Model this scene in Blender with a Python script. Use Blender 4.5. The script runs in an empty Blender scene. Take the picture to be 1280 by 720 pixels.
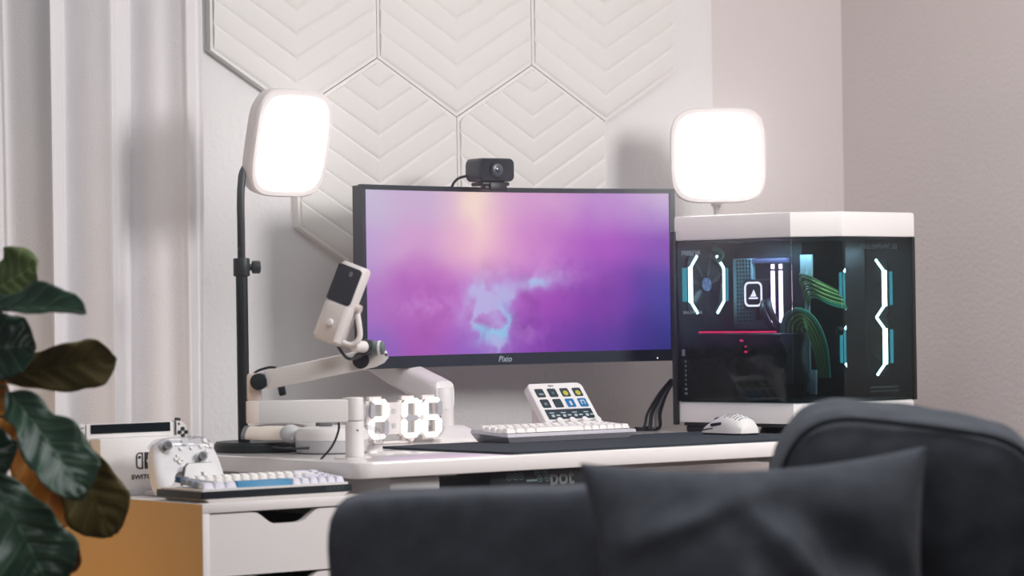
import bpy, bmesh, math, random
from mathutils import Vector, Matrix, noise
random.seed(7)
C = bpy.context.scene.collection
SC = bpy.context.scene
V = Vector
R = math.radians

# ------------------------------------------------------------------ camera
cam_d = bpy.data.cameras.new('camera')
cam = bpy.data.objects.new('camera', cam_d); C.objects.link(cam); SC.camera = cam
TH, RHO, PIT = R(37.5), math.atan(.0148), math.atan(26/3900)
f0 = V((math.sin(TH), math.cos(TH), 0)); r0 = V((math.cos(TH), -math.sin(TH), 0)); up = V((0, 0, 1))
fw = math.cos(PIT)*f0 + math.sin(PIT)*up; u0 = math.cos(PIT)*up - math.sin(PIT)*f0
cu = math.cos(RHO)*u0 + math.sin(RHO)*r0; cr = math.cos(RHO)*r0 - math.sin(RHO)*u0
m = Matrix((cr, cu, -fw)).transposed().to_4x4(); m.translation = (0, 0, 1.015)
cam.matrix_world = m
cam_d.sensor_width = 36; cam_d.lens = 3900*36/1280; cam_d.clip_end = 60; cam_d.clip_start = .05
cam_d.dof.use_dof = True; cam_d.dof.focus_distance = 6.05; cam_d.dof.aperture_fstop = 4.8

# ------------------------------------------------------------------ light and exposure
w = bpy.data.worlds.new('sky'); SC.world = w; w.use_nodes = True
bg = w.node_tree.nodes['Background']; bg.inputs[0].default_value = (.22, .36, .55, 1); bg.inputs[1].default_value = .5
def area(name, loc, target, size, power, col, sy=None, spread=180):
    d = bpy.data.lights.new(name, 'AREA'); d.energy = power; d.color = col; d.size = size
    d.spread = R(spread)
    if sy: d.shape = 'RECTANGLE'; d.size_y = sy
    o = bpy.data.objects.new(name, d); C.objects.link(o); o.location = loc
    o.rotation_euler = (V(target)-V(loc)).to_track_quat('-Z', 'Y').to_euler(); return o
area('key_softbox', (4.2, 2.75, 1.85), (3.8, 5.2, 1.2), .6, 39, (1, .975, .97))
area('added_ceiling_fill', (2.6, 2.9, 2.62), (2.6, 2.9, 0), 1.8, 38, (.96, .975, 1))  # added soft fill from above, no actual fitting
area('added_room_fill', (-1.3, .9, 1.75), (4.6, 4.6, 1.2), 1.3, 18, (1, .985, .98))  # added fill towards the right wall; no window stands here
area('warm_lamp', (2.0, 4.72, .46), (2.72, 4.72, .46), .22, 1.3, (1, .55, .14), spread=130)
SC.view_settings.view_transform = 'Standard'; SC.view_settings.look = 'None'
SC.view_settings.exposure = 0.0; SC.view_settings.gamma = 1.0; SC.view_settings.use_curve_mapping = False

# ------------------------------------------------------------------ materials
def lin(h):
    if isinstance(h, str):
        h = h.lstrip('#'); c = [int(h[i:i+2], 16)/255 for i in (0, 2, 4)]
    else: c = [v/255 for v in h]
    return tuple((v/12.92 if v <= .04045 else ((v+.055)/1.055)**2.4) for v in c) + (1,)
def mat(name, col, rough=.5, metal=0, emit=0, ecol=None, bump=None, var=0, vscale=8, spec=.5, coat=0):
    M = bpy.data.materials.new(name); M.use_nodes = True; nt = M.node_tree; p = nt.nodes['Principled BSDF']
    c = lin(col); p.inputs['Base Color'].default_value = c; p.inputs['Roughness'].default_value = rough
    p.inputs['Metallic'].default_value = metal; p.inputs['Specular IOR Level'].default_value = spec
    p.inputs['Coat Weight'].default_value = coat
    if emit:
        p.inputs['Emission Color'].default_value = lin(ecol or col); p.inputs['Emission Strength'].default_value = emit
    tc = None
    if bump or var:
        tc = nt.nodes.new('ShaderNodeTexCoord')
    if bump:
        sc_, st, dist = bump
        n = nt.nodes.new('ShaderNodeTexNoise'); n.inputs['Scale'].default_value = sc_; n.inputs['Detail'].default_value = 4
        b = nt.nodes.new('ShaderNodeBump'); b.inputs['Strength'].default_value = st; b.inputs['Distance'].default_value = dist
        nt.links.new(tc.outputs['Object'], n.inputs['Vector']); nt.links.new(n.outputs['Fac'], b.inputs['Height'])
        nt.links.new(b.outputs['Normal'], p.inputs['Normal'])
    if var:
        n = nt.nodes.new('ShaderNodeTexNoise'); n.inputs['Scale'].default_value = vscale; n.inputs['Detail'].default_value = 3
        r = nt.nodes.new('ShaderNodeMapRange'); r.inputs['To Min'].default_value = 1-var; r.inputs['To Max'].default_value = 1+var
        mx = nt.nodes.new('ShaderNodeVectorMath'); mx.operation = 'SCALE'; mx.inputs[0].default_value = c[:3]
        nt.links.new(tc.outputs['Object'], n.inputs['Vector']); nt.links.new(n.outputs['Fac'], r.inputs['Value'])
        nt.links.new(r.outputs['Result'], mx.inputs['Scale']); nt.links.new(mx.outputs['Vector'], p.inputs['Base Color'])
    return M
def glass(name, tint, refl=1.5, rough=.01):
    M = bpy.data.materials.new(name); M.use_nodes = True; nt = M.node_tree; nt.nodes.clear()
    o = nt.nodes.new('ShaderNodeOutputMaterial'); t = nt.nodes.new('ShaderNodeBsdfTransparent'); t.inputs[0].default_value = lin(tint)
    g = nt.nodes.new('ShaderNodeBsdfGlossy'); g.inputs['Roughness'].default_value = rough
    lw = nt.nodes.new('ShaderNodeLayerWeight'); lw.inputs[0].default_value = .5
    pw = nt.nodes.new('ShaderNodeMath'); pw.operation = 'POWER'; pw.inputs[1].default_value = 4; nt.links.new(lw.outputs['Facing'], pw.inputs[0])
    fr = nt.nodes.new('ShaderNodeMapRange'); fr.inputs['To Min'].default_value = .025; fr.inputs['To Max'].default_value = .6; nt.links.new(pw.outputs[0], fr.inputs['Value'])
    mx = nt.nodes.new('ShaderNodeMixShader')
    nt.links.new(fr.outputs[0], mx.inputs[0]); nt.links.new(t.outputs[0], mx.inputs[1]); nt.links.new(g.outputs[0], mx.inputs[2])
    nt.links.new(mx.outputs[0], o.inputs[0]); return M
def emis(name, col, s):
    M = bpy.data.materials.new(name); M.use_nodes = True; nt = M.node_tree; nt.nodes.clear()
    o = nt.nodes.new('ShaderNodeOutputMaterial'); e = nt.nodes.new('ShaderNodeEmission')
    e.inputs[0].default_value = lin(col); e.inputs[1].default_value = s; nt.links.new(e.outputs[0], o.inputs[0]); return M
def fabric(name, c1, c2, scale=420, rough=.95, big=6):
    M = bpy.data.materials.new(name); M.use_nodes = True; nt = M.node_tree; p = nt.nodes['Principled BSDF']
    p.inputs['Roughness'].default_value = rough; p.inputs['Specular IOR Level'].default_value = .15
    p.inputs['Sheen Weight'].default_value = .06; p.inputs['Sheen Roughness'].default_value = .5
    tc = nt.nodes.new('ShaderNodeTexCoord')
    n = nt.nodes.new('ShaderNodeTexNoise'); n.inputs['Scale'].default_value = scale; n.inputs['Detail'].default_value = 2
    n2 = nt.nodes.new('ShaderNodeTexNoise'); n2.inputs['Scale'].default_value = big; n2.inputs['Detail'].default_value = 5
    ad = nt.nodes.new('ShaderNodeMath'); ad.operation = 'ADD'; ml = nt.nodes.new('ShaderNodeMath'); ml.operation = 'MULTIPLY'; ml.inputs[1].default_value = .5
    mx = nt.nodes.new('ShaderNodeMix'); mx.data_type = 'RGBA'
    mx.inputs[6].default_value = lin(c1); mx.inputs[7].default_value = lin(c2)
    nt.links.new(tc.outputs['Object'], n.inputs['Vector']); nt.links.new(tc.outputs['Object'], n2.inputs['Vector'])
    nt.links.new(n.outputs[0], ad.inputs[0]); nt.links.new(n2.outputs[0], ad.inputs[1]); nt.links.new(ad.outputs[0], ml.inputs[0])
    nt.links.new(ml.outputs[0], mx.inputs[0]); nt.links.new(mx.outputs[2], p.inputs['Base Color'])
    b = nt.nodes.new('ShaderNodeBump'); b.inputs['Strength'].default_value = .35; b.inputs['Distance'].default_value = .002
    nt.links.new(n.outputs[0], b.inputs['Height']); nt.links.new(b.outputs[0], p.inputs['Normal']); return M

WALL = mat('white_wall_paint', (230, 228, 228), .85, bump=(95, .35, .004))
WALLG = mat('pinkish_wall_paint', (221, 212, 211), .85, bump=(95, .4, .004))
PANEL = mat('white_panel_paint', (230, 227, 224), .7)
CEIL = mat('ceiling_paint', (225, 223, 220), .9)
FLOOR = mat('grey_oak_floor', (112, 100, 92), .45, var=.25, vscale=5)
WHITE = mat('white_plastic', (232, 228, 226), .4)
WHITEM = mat('white_matte_plastic', (226, 219, 216), .55)
DESK = mat('white_lacquer', (236, 230, 228), .16, coat=.3)
CAB = mat('white_cabinet_foil', (232, 226, 224), .38)
GREYW = mat('grey_white_plastic', (196, 196, 198), .45)
GREY = mat('grey_plastic', (120, 122, 126), .5)
DGREY = mat('dark_grey_plastic', (52, 56, 60), .5)
BLACK = mat('black_plastic', (24, 33, 37), .42)
BLACKM = mat('black_metal', (26, 34, 38), .35, metal=.3)
INK = mat('black_print', (28, 28, 32), .6)
VOID = mat('dark_interior', (9, 11, 13), .8)
MAT = mat('dark_felt', (44, 52, 60), .95, bump=(900, .4, .002), var=.2, vscale=300)
CHROME = mat('chrome', (200, 200, 205), .15, metal=1)
LED = emis('lamp_diffuser', (255, 252, 250), 8.5)
CLK = emis('clock_led', (255, 251, 247), 1.4)
FANLED = emis('fan_led_white', (220, 255, 255), 14)
FANCY = emis('fan_led_cyan', (80, 190, 205), 1.5)
RAML = emis('memory_led', (255, 205, 244), 9)
REDL = emis('card_led_red', (255, 40, 90), 2.8)
PUMPL = emis('pump_led', (255, 225, 240), 4)
TINT = glass('tinted_case_glass', (188, 202, 206), 1.5)
PANE = glass('window_pane_glass', (225, 235, 240), 1.5)
ACRYL = glass('clear_acrylic', (238, 238, 240), 1.4)
CURT = fabric('white_curtain_cloth', (224, 220, 222), (234, 231, 232), 300, .9, 3)
SOFA = fabric('charcoal_sofa_fabric', (18, 20, 24), (100, 105, 115), 620, big=34)
SOFAD = fabric('dark_piping_fabric', (24, 26, 30), (46, 49, 54), 520)
KEYW = mat('white_keycap', (238, 234, 230), .5)
KEYL = mat('lavender_keycap', (216, 214, 226), .5)
KEYG = mat('grey_keycap', (126, 132, 142), .5)
KEYB = mat('blue_keycap', (42, 128, 172), .5)
KEYN = mat('navy_keycap', (28, 70, 98), .5)
SILV = mat('silver_lavender_aluminium', (206, 203, 212), .35, metal=.25)
TEAL = mat('teal_metal', (104, 140, 150), .45, metal=.3)
GREEN = mat('green_sleeved_cable', (168, 206, 128), .6)
GREENT = mat('sea_green_sleeved_cable', (78, 170, 140), .6)
WOOD = mat('brown_wood', (150, 88, 40), .5, var=.3, vscale=14)
BARK = mat('plant_bark', (84, 66, 48), .9, bump=(60, .6, .004))
POT = mat('ceramic_pot', (210, 205, 198), .5)
SOIL = mat('potting_soil', (40, 30, 24), 1)

# ------------------------------------------------------------------ helpers
class B:
    """collects shapes in one bmesh; out() links them as ONE mesh object"""
    def __init__(s, M=None): s.bm = bmesh.new(); s.M = M or Matrix()
    def add(s, t, M=None):
        if M is not None: bmesh.ops.transform(t, matrix=M, verts=t.verts)
        bmesh.ops.transform(t, matrix=s.M, verts=t.verts)
        me = bpy.data.meshes.new('t'); t.to_mesh(me); t.free(); s.bm.from_mesh(me); bpy.data.meshes.remove(me); return s
    def box(s, c, d, bev=0, M=None, seg=2):
        t = bmesh.new(); bmesh.ops.create_cube(t, size=1)
        for v in t.verts: v.co = V((v.co.x*d[0], v.co.y*d[1], v.co.z*d[2]))
        if bev: bmesh.ops.bevel(t, geom=t.edges[:], offset=bev, segments=seg, affect='EDGES', profile=.5)
        for v in t.verts: v.co += V(c)
        return s.add(t, M)
    def cyl(s, a, b, ra, rb=None, n=24, bev=0):
        a, b = V(a), V(b); rb = ra if rb is None else rb; t = bmesh.new()
        bmesh.ops.create_cone(t, cap_ends=True, segments=n, radius1=ra, radius2=rb, depth=(b-a).length)
        if bev:
            e = [e for e in t.edges if all(abs(abs(v.co.z)-(b-a).length/2) < 1e-6 for v in e.verts)]
            bmesh.ops.bevel(t, geom=e, offset=bev, segments=2, affect='EDGES', profile=.5)
        M = (b-a).to_track_quat('Z', 'Y').to_matrix().to_4x4(); M.translation = (a+b)/2
        return s.add(t, M)
    def sph(s, c, r, M=None, n=20, sc=(1, 1, 1)):
        t = bmesh.new(); bmesh.ops.create_uvsphere(t, u_segments=n, v_segments=n//2, radius=r)
        for v in t.verts: v.co = V((v.co.x*sc[0], v.co.y*sc[1], v.co.z*sc[2])) + V(c)
        return s.add(t, M)
    def prism(s, poly, h0, h1, M=None, bev=0):
        """polygon in local xy extruded from z=h0 to z=h1"""
        t = bmesh.new(); lo = [t.verts.new((x, y, h0)) for x, y in poly]; hi = [t.verts.new((x, y, h1)) for x, y in poly]; n = len(poly)
        t.faces.new(lo[::-1]); t.faces.new(hi)
        for i in range(n): t.faces.new((lo[i], lo[(i+1) % n], hi[(i+1) % n], hi[i]))
        bmesh.ops.recalc_face_normals(t, faces=t.faces)
        if bev:
            e = [e for e in t.edges if abs(e.verts[0].co.z-e.verts[1].co.z) < 1e-9]
            bmesh.ops.bevel(t, geom=e, offset=bev, segments=2, affect='EDGES', profile=.5)
        return s.add(t, M)
    def ring(s, outer, inner, h0, h1, M=None):
        """frame between two polygons with the same number of points"""
        t = bmesh.new(); n = len(outer)
        L = [[t.verts.new((x, y, h)) for x, y in p] for p in (outer, inner) for h in (h0, h1)]
        for i in range(n):
            j = (i+1) % n
            for a, b in ((0, 1), (1, 3), (3, 2), (2, 0)): t.faces.new((L[a][i], L[a][j], L[b][j], L[b][i]))
        bmesh.ops.recalc_face_normals(t, faces=t.faces); return s.add(t, M)
    def tube(s, pts, r, n=8, sm=4, closed=False, flat=1):
        pts = [V(p) for p in pts]
        if sm > 1: pts = crm(pts, sm, closed)
        t = bmesh.new(); rings = []; N = len(pts); pu = None
        for i, p in enumerate(pts):
            d = (pts[(i+1) % N if closed else min(i+1, N-1)] - pts[(i-1) % N if closed else max(i-1, 0)]).normalized()
            if pu is None: pu = d.orthogonal().normalized()
            pu = (pu - d*pu.dot(d)).normalized(); w_ = d.cross(pu)
            rr = r(i/(N-1)) if callable(r) else r
            rings.append([t.verts.new(p + rr*(math.cos(k*2*math.pi/n)*pu + flat*math.sin(k*2*math.pi/n)*w_)) for k in range(n)])
        for i in range(N if closed else N-1):
            a, b = rings[i], rings[(i+1) % N]
            for k in range(n): t.faces.new((a[k], a[(k+1) % n], b[(k+1) % n], b[k]))
        if not closed: t.faces.new(rings[0][::-1]); t.faces.new(rings[-1])
        bmesh.ops.recalc_face_normals(t, faces=t.faces); return s.add(t)
    def lathe(s, prof, n=32, M=None):
        t = bmesh.new(); rings = []
        for r_, z in prof: rings.append([t.verts.new((r_*math.cos(k*2*math.pi/n), r_*math.sin(k*2*math.pi/n), z)) for k in range(n)])
        for a, b in zip(rings, rings[1:]):
            for k in range(n): t.faces.new((a[k], a[(k+1) % n], b[(k+1) % n], b[k]))
        t.faces.new(rings[0][::-1]); t.faces.new(rings[-1])
        bmesh.ops.recalc_face_normals(t, faces=t.faces); return s.add(t, M)
    def loft(s, loops, M=None, caps=True):
        t = bmesh.new(); rr = [[t.verts.new(p) for p in l] for l in loops]; n = len(loops[0])
        for a, b in zip(rr, rr[1:]):
            for k in range(n): t.faces.new((a[k], a[(k+1) % n], b[(k+1) % n], b[k]))
        if caps: t.faces.new(rr[0][::-1]); t.faces.new(rr[-1])
        bmesh.ops.recalc_face_normals(t, faces=t.faces); return s.add(t, M)
    def out(s, name, m, parent=None, smooth=True, mesh_only=False):
        me = bpy.data.meshes.new(name); s.bm.to_mesh(me); s.bm.free()
        if m: me.materials.append(m)
        if smooth:
            for p in me.polygons: p.use_smooth = True
            me.set_sharp_from_angle(angle=R(35))
        return me if mesh_only else link(name, me, parent)
def link(name, me, parent=None):
    o = bpy.data.objects.new(name, me); C.objects.link(o)
    if parent: o.parent = parent
    return o
def crm(p, k, closed=False):
    q = []; N = len(p)
    for i in range(N if closed else N-1):
        if closed: a, b, c, d = p[(i-1) % N], p[i], p[(i+1) % N], p[(i+2) % N]
        else: a, b, c, d = p[max(i-1, 0)], p[i], p[i+1], p[min(i+2, N-1)]
        for j in range(k):
            t = j/k; q.append(.5*((2*b)+(c-a)*t+(2*a-5*b+4*c-d)*t*t+(3*b-a-3*c+d)*t**3))
    if not closed: q.append(p[-1])
    return q
def smooth2(poly, k=4):
    return [(v.x, v.y) for v in crm([V((x, y, 0)) for x, y in poly], k, True)]
def rrect(w_, h_, r, n=5, cx=0, cy=0):
    P = []
    for sx, sy, a0 in ((1, 1, 0), (-1, 1, 90), (-1, -1, 180), (1, -1, 270)):
        for i in range(n+1):
            a = R(a0+90*i/n); P.append((cx+sx*(w_/2-r)+r*math.cos(a), cy+sy*(h_/2-r)+r*math.sin(a)))
    return P
def superell(w_, h_, e, n=48, cx=0, cy=0):
    P = []
    for i in range(n):
        a = 2*math.pi*i/n; c, s_ = math.cos(a), math.sin(a)
        P.append((cx+w_/2*math.copysign(abs(c)**(2/e), c), cy+h_/2*math.copysign(abs(s_)**(2/e), s_)))
    return P
def thing(name, label, cat, loc=(0, 0, 0), rz=0, group=None):
    o = bpy.data.objects.new(name, None); C.objects.link(o); o.location = loc; o.rotation_euler = (0, 0, rz); o.empty_display_size = .05
    return tag(o, label, cat, group)
def tag(o, label, cat, group=None):
    o['label'] = label; o['category'] = cat
    if group: o['group'] = group
    return o
def struct(name, b, m): o = b.out(name, m, None, False); o['kind'] = 'structure'; return o
def frame(o, x, y, z):
    M_ = Matrix((V(x), V(y), V(z))).transposed().to_4x4(); M_.translation = V(o); return M_
FRONT = Matrix(((1, 0, 0, 0), (0, 0, -1, 0), (0, 1, 0, 0), (0, 0, 0, 1)))    # local xy drawn upright, local +z towards -Y
def at(x, y, z): return Matrix.Translation((x, y, z))
def text(s, size, m, parent, M, name='lettering', ext=.0004, bold=0, sx=1, shear=0, align='CENTER'):
    c = bpy.data.curves.new('t', 'FONT'); c.body = s; c.size = size; c.extrude = ext; c.align_x = align; c.align_y = 'CENTER'; c.offset = bold; c.shear = shear
    c.resolution_u = 3
    o = bpy.data.objects.new('t', c); C.objects.link(o); dg = bpy.context.evaluated_depsgraph_get()
    me = bpy.data.meshes.new_from_object(o.evaluated_get(dg)); bpy.data.objects.remove(o); bpy.data.curves.remove(c)
    for v in me.vertices: v.co.x *= sx
    me.transform(M); me.materials.clear(); me.materials.append(m); me.name = name
    return link(name, me, parent)

# ================================================================== SETTING
WX0, WX1, WY0, WY1, H = -1.6, 5.075, -1.4, 5.3, 2.7
struct('floor', B().box((1.74, 1.95, -.05), (6.9, 7.1, .1)), FLOOR)
struct('ceiling', B().box((1.74, 1.95, H+.05), (6.9, 7.1, .1)), CEIL)
wb = B()                                        # left part of the back wall, with the window opening behind the curtain
for x0, x1, z0, z1 in ((WX0, 1.5, 0, H), (1.5, 2.83, 0, .85), (1.5, 2.83, 2.3, H), (2.83, 4.645, 0, H)):
    wb.box(((x0+x1)/2, WY1+.06, (z0+z1)/2), (x1-x0, .12, z1-z0))
struct('wall_back', wb, WALL)
struct('wall_back_recess', B().box((4.89, WY1+.09, H/2), (.49, .12, H)), WALLG)
struct('wall_right', B().box((WX1+.05, 1.95, H/2), (.1, 7, H)), WALLG)
struct('wall_left', B().box((WX0-.05, 1.95, H/2), (.1, 7, H)), WALLG)
struct('wall_front', B().box((1.74, WY0-.05, H/2), (6.9, .1, H)), WALLG)
struct('baseboard_back', B().box((1.5, WY1-.008, .05), (6.2, .016, .1)), WHITE)
struct('baseboard_right', B().box((WX1-.008, 1.95, .05), (.016, 6.6, .1)), WHITE)
wf = B()
for c, d in (((2.165, 5.33, 2.28), (1.33, .06, .04)), ((2.165, 5.33, .87), (1.33, .06, .04)), ((1.52, 5.33, 1.575), (.04, .06, 1.41)), ((2.81, 5.33, 1.575), (.04, .06, 1.41)), ((2.165, 5.33, 1.575), (.04, .05, 1.41))):
    wf.box(c, d)
wf = struct('window_1', wf, WHITE)
for cx in (1.85, 2.48): B().box((cx, 5.335, 1.575), (.62, .006, 1.38)).out('pane', PANE, wf, False)

# added scattering volume through the whole room, for a bloom round the lamps (its faces lie outside the walls)
HZ = bpy.data.materials.new('lamp_bloom_volume'); HZ.use_nodes = True; nt = HZ.node_tree; nt.nodes.clear()
o_ = nt.nodes.new('ShaderNodeOutputMaterial'); v_ = nt.nodes.new('ShaderNodeVolumeScatter'); v_.inputs['Density'].default_value = .022; v_.inputs['Anisotropy'].default_value = .965
nt.links.new(v_.outputs[0], o_.inputs['Volume'])
struct('bloom_volume', B().box((1.74, 1.98, 1.35), (7.1, 7.2, 3.0)), HZ)

# ------------------------------------------------------------------ wall art: hexagonal chevron tiles
HS, HW = .2337, .2024
def hexp(s_): return [(0, -s_), (s_*.866, -s_/2), (s_*.866, s_/2), (0, s_), (-s_*.866, s_/2), (-s_*.866, -s_/2)]
def hex_tile(cx, cz, label):
    t = thing('wall_tile', label, 'wall panel', (cx, WY1, cz), group='hexagonal chevron tiles on the wall')
    B().prism(hexp(HS-.0008), 0, .019, FRONT).out('tile_base', PANEL, t, False)
    si, n = HS-.009, 9; p = 2*si/n
    for k in range(n):
        t0, t1 = -si+k*p, -si+(k+1)*p
        bb = B()
        for sx in (1, -1):
            QS = (0, .06, .18, .4, .65, .88, 1)
            loops = []
            for q in QS:                                  # rounded scallop: full depth at the upper ledge, curving back at the lower edge
                tq = t0+(p-.0006)*q; X = min(si*.866, max((si-tq)*.866, 0)) if tq > 0 else si*.866
                qq = q/.88; hq = .0195+(.0048*math.sqrt(qq*(2-qq)) if q < 1 else .0012); loops.append((tq, X, hq))
            tb = bmesh.new(); g_ = []
            for tq, X, hq in loops: g_.append([tb.verts.new((sx*x, tq+x/1.732, h_)) for x, h_ in ((0, hq), (X, hq), (0, .018), (X, .018))])
            for A_, B_ in zip(g_, g_[1:]):
                tb.faces.new((A_[0], A_[1], B_[1], B_[0])); tb.faces.new((A_[1], A_[3], B_[3], B_[1]))
            tb.faces.new((g_[-1][0], g_[-1][1], g_[-1][3], g_[-1][2])); tb.faces.new((g_[0][0], g_[0][1], g_[0][3], g_[0][2]))
            bmesh.ops.remove_doubles(tb, verts=tb.verts, dist=1e-6)
            if sx < 0: bmesh.ops.reverse_faces(tb, faces=tb.faces)
            bb.add(tb, FRONT)
        bb.out('chevron', PANEL, t)
for cx, cz, lb in ((3.507, 1.6545, 'white hexagonal chevron wall tile next to the curtain edge'),
                   (3.912, 1.6545, 'white hexagonal chevron wall tile in the middle of the upper row'),
                   (4.317, 1.6545, 'white hexagonal chevron wall tile at the upper right, nearest the right lamp'),
                   (3.7095, 1.3035, 'white hexagonal chevron wall tile beside the tall left lamp head'),
                   (4.1145, 1.3035, 'white hexagonal chevron wall tile directly behind the webcam')):
    hex_tile(cx, cz, lb)

# ------------------------------------------------------------------ curtain
def curtain():
    t = bmesh.new(); N, K = 150, 14; x0, x1 = 2.79, 3.252; cols = []
    for i in range(N+1):
        u = i/N; x = x0+(x1-x0)*u; col = []
        for k in range(K+1):
            z = .03+2.4*k/K; ph = .25*noise.noise(V((u*3, z*.45, 2)))
            a = 2*math.pi*(u*3.1+ph*.5)+.9
            y = 5.205+.034*math.sin(a)+.007*math.sin(2.3*a+1)+.002*math.sin(5.1*a+z)
            col.append(t.verts.new((x+.008*math.sin(a*2)+.01*noise.noise(V((z, u, 7))), y, z)))
        cols.append(col)
    for a, b in zip(cols, cols[1:]):
        for k in range(K): t.faces.new((a[k], b[k], b[k+1], a[k+1]))
    b = B(); b.add(t); o = b.out('curtain', CURT)
    s = o.modifiers.new('s', 'SOLIDIFY'); s.thickness = .003
    tag(o, 'long white curtain hanging in soft vertical folds at the left', 'curtain')
curtain()
rod = thing('curtain_rod', 'thin black curtain rod above the white curtain', 'rod', (2.3, 5.2, 2.46))
B().cyl((-1, 0, 0), (1.05, 0, 0), .01).out('rail', BLACKM, rod)
for x in (-.95, .98): B().cyl((x, 0, 0), (x, .1, 0), .007).out('bracket', BLACKM, rod)
for x in (-1.01, 1.06): B().sph((x, 0, 0), .018).out('finial', BLACKM, rod)

# ================================================================== DESK
DZ = .755
desk = thing('desk', 'white sit-stand desk with rounded corners carrying the monitor', 'desk', (3.85, 4.79, 0))
B().prism(rrect(1.542, .73, .035, 6, -.0365, -.02), DZ-.029, DZ, bev=.004).out('desktop', DESK, desk)
for sx, nm in ((-1, 'left'), (1, 'right')):
    x = -.67 if sx < 0 else .60
    bb = B().box((x, -.03, DZ-.05), (.11, .66, .038), .006).box((x+.075*-sx, -.03, DZ-.0315), (.06, .62, .004))
    bb.out('support_bracket', GREYW, desk)
    B().box((x, .06, .40), (.075, .05, .62), .004).out('leg', GREYW, desk)
    B().box((x, 0, .035), (.08, .68, .04), .01).out('foot', GREYW, desk)
B().box((0, .12, DZ-.05), (1.2, .05, .036), .003).out('cross_rail', GREYW, desk)

mt = B().prism(rrect(.80, .405, .012, 4, 3.378+.40, 4.413+.2025), DZ+.0005, DZ+.0045).out('desk_mat', MAT)
tag(mt, 'dark grey felt desk mat under the white keyboard and mouse', 'desk mat')
MZ = DZ+.0048

# under-desk device
ud = thing('control_unit', 'black box with round symbols hung under the front desk edge', 'electronics', (3.472, 4.455, DZ-.0545))
B().box((0, .06, -.006), (.25, .16, .062), .003).out('housing', mat('black_gloss_box', (20, 33, 37), .3), ud)
MK = mat('pale_print', (120, 142, 145), .6)
def rng(x, z, r=.0062):
    B().ring([(x+r*math.cos(a*.3927), z+r*math.sin(a*.3927)) for a in range(16)], [(x+.8*r*math.cos(a*.3927), z+.8*r*math.sin(a*.3927)) for a in range(16)], .0201, .0206, FRONT) \
      .box((x, z, .0204), (.004, .003, .0006), 0, FRONT).out('round_symbol', MK, ud, False)
for x, z in ((-.082, .0134), (-.068, .0136), (-.055, .0138), (-.018, .0199), (-.001, .0201), (-.012, .0076), (.005, .0078)): rng(x, z)
B().prism(rrect(.024, .004, .001, 2, -.031, .0054), .0201, .0206, FRONT).out('printed_bar', MK, ud, False)
B().prism(rrect(.007, .0025, .001, 2, .0145, .014), .0201, .0206, FRONT).out('printed_bar', MK, ud, False)
text('pot', .040, mat('grey_print', (112, 116, 118), .6), ud, FRONT @ at(.038, .008, .0203), bold=.001)

# ================================================================== MONITOR
mon = thing('monitor', 'curved ultrawide monitor showing a purple nebula, in slim black bezel', 'monitor', (3.91, 5.108, .90))
RC = 1.41; MW, MH = .81, .365
def cv(x): return -x*x/(2*RC)
def curved(x0, x1, z0, z1, y0, y1, n=24):
    loops = []
    for i in range(n+1):
        x = x0+(x1-x0)*i/n
        loops.append([(x, cv(x)+y0, z0), (x, cv(x)+y1, z0), (x, cv(x)+y1, z1), (x, cv(x)+y0, z1)])
    return loops
BEZ = mat('black_bezel', (26, 40, 46), .38)
bz = B()
bz.loft(curved(-MW/2, MW/2, 0, .024, 0, .012)).loft(curved(-MW/2, MW/2, MH-.010, MH, 0, .012))
for sx in (-1, 1):
    bz.loft(curved(sx*(MW/2-.012), sx*MW/2, .024, MH-.010, 0, .012, 2))
bz.out('bezel', BEZ, mon)
B().loft(curved(-MW/2+.002, MW/2-.002, .002, MH-.002, .012, .034)).out('back_shell', BEZ, mon)
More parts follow.
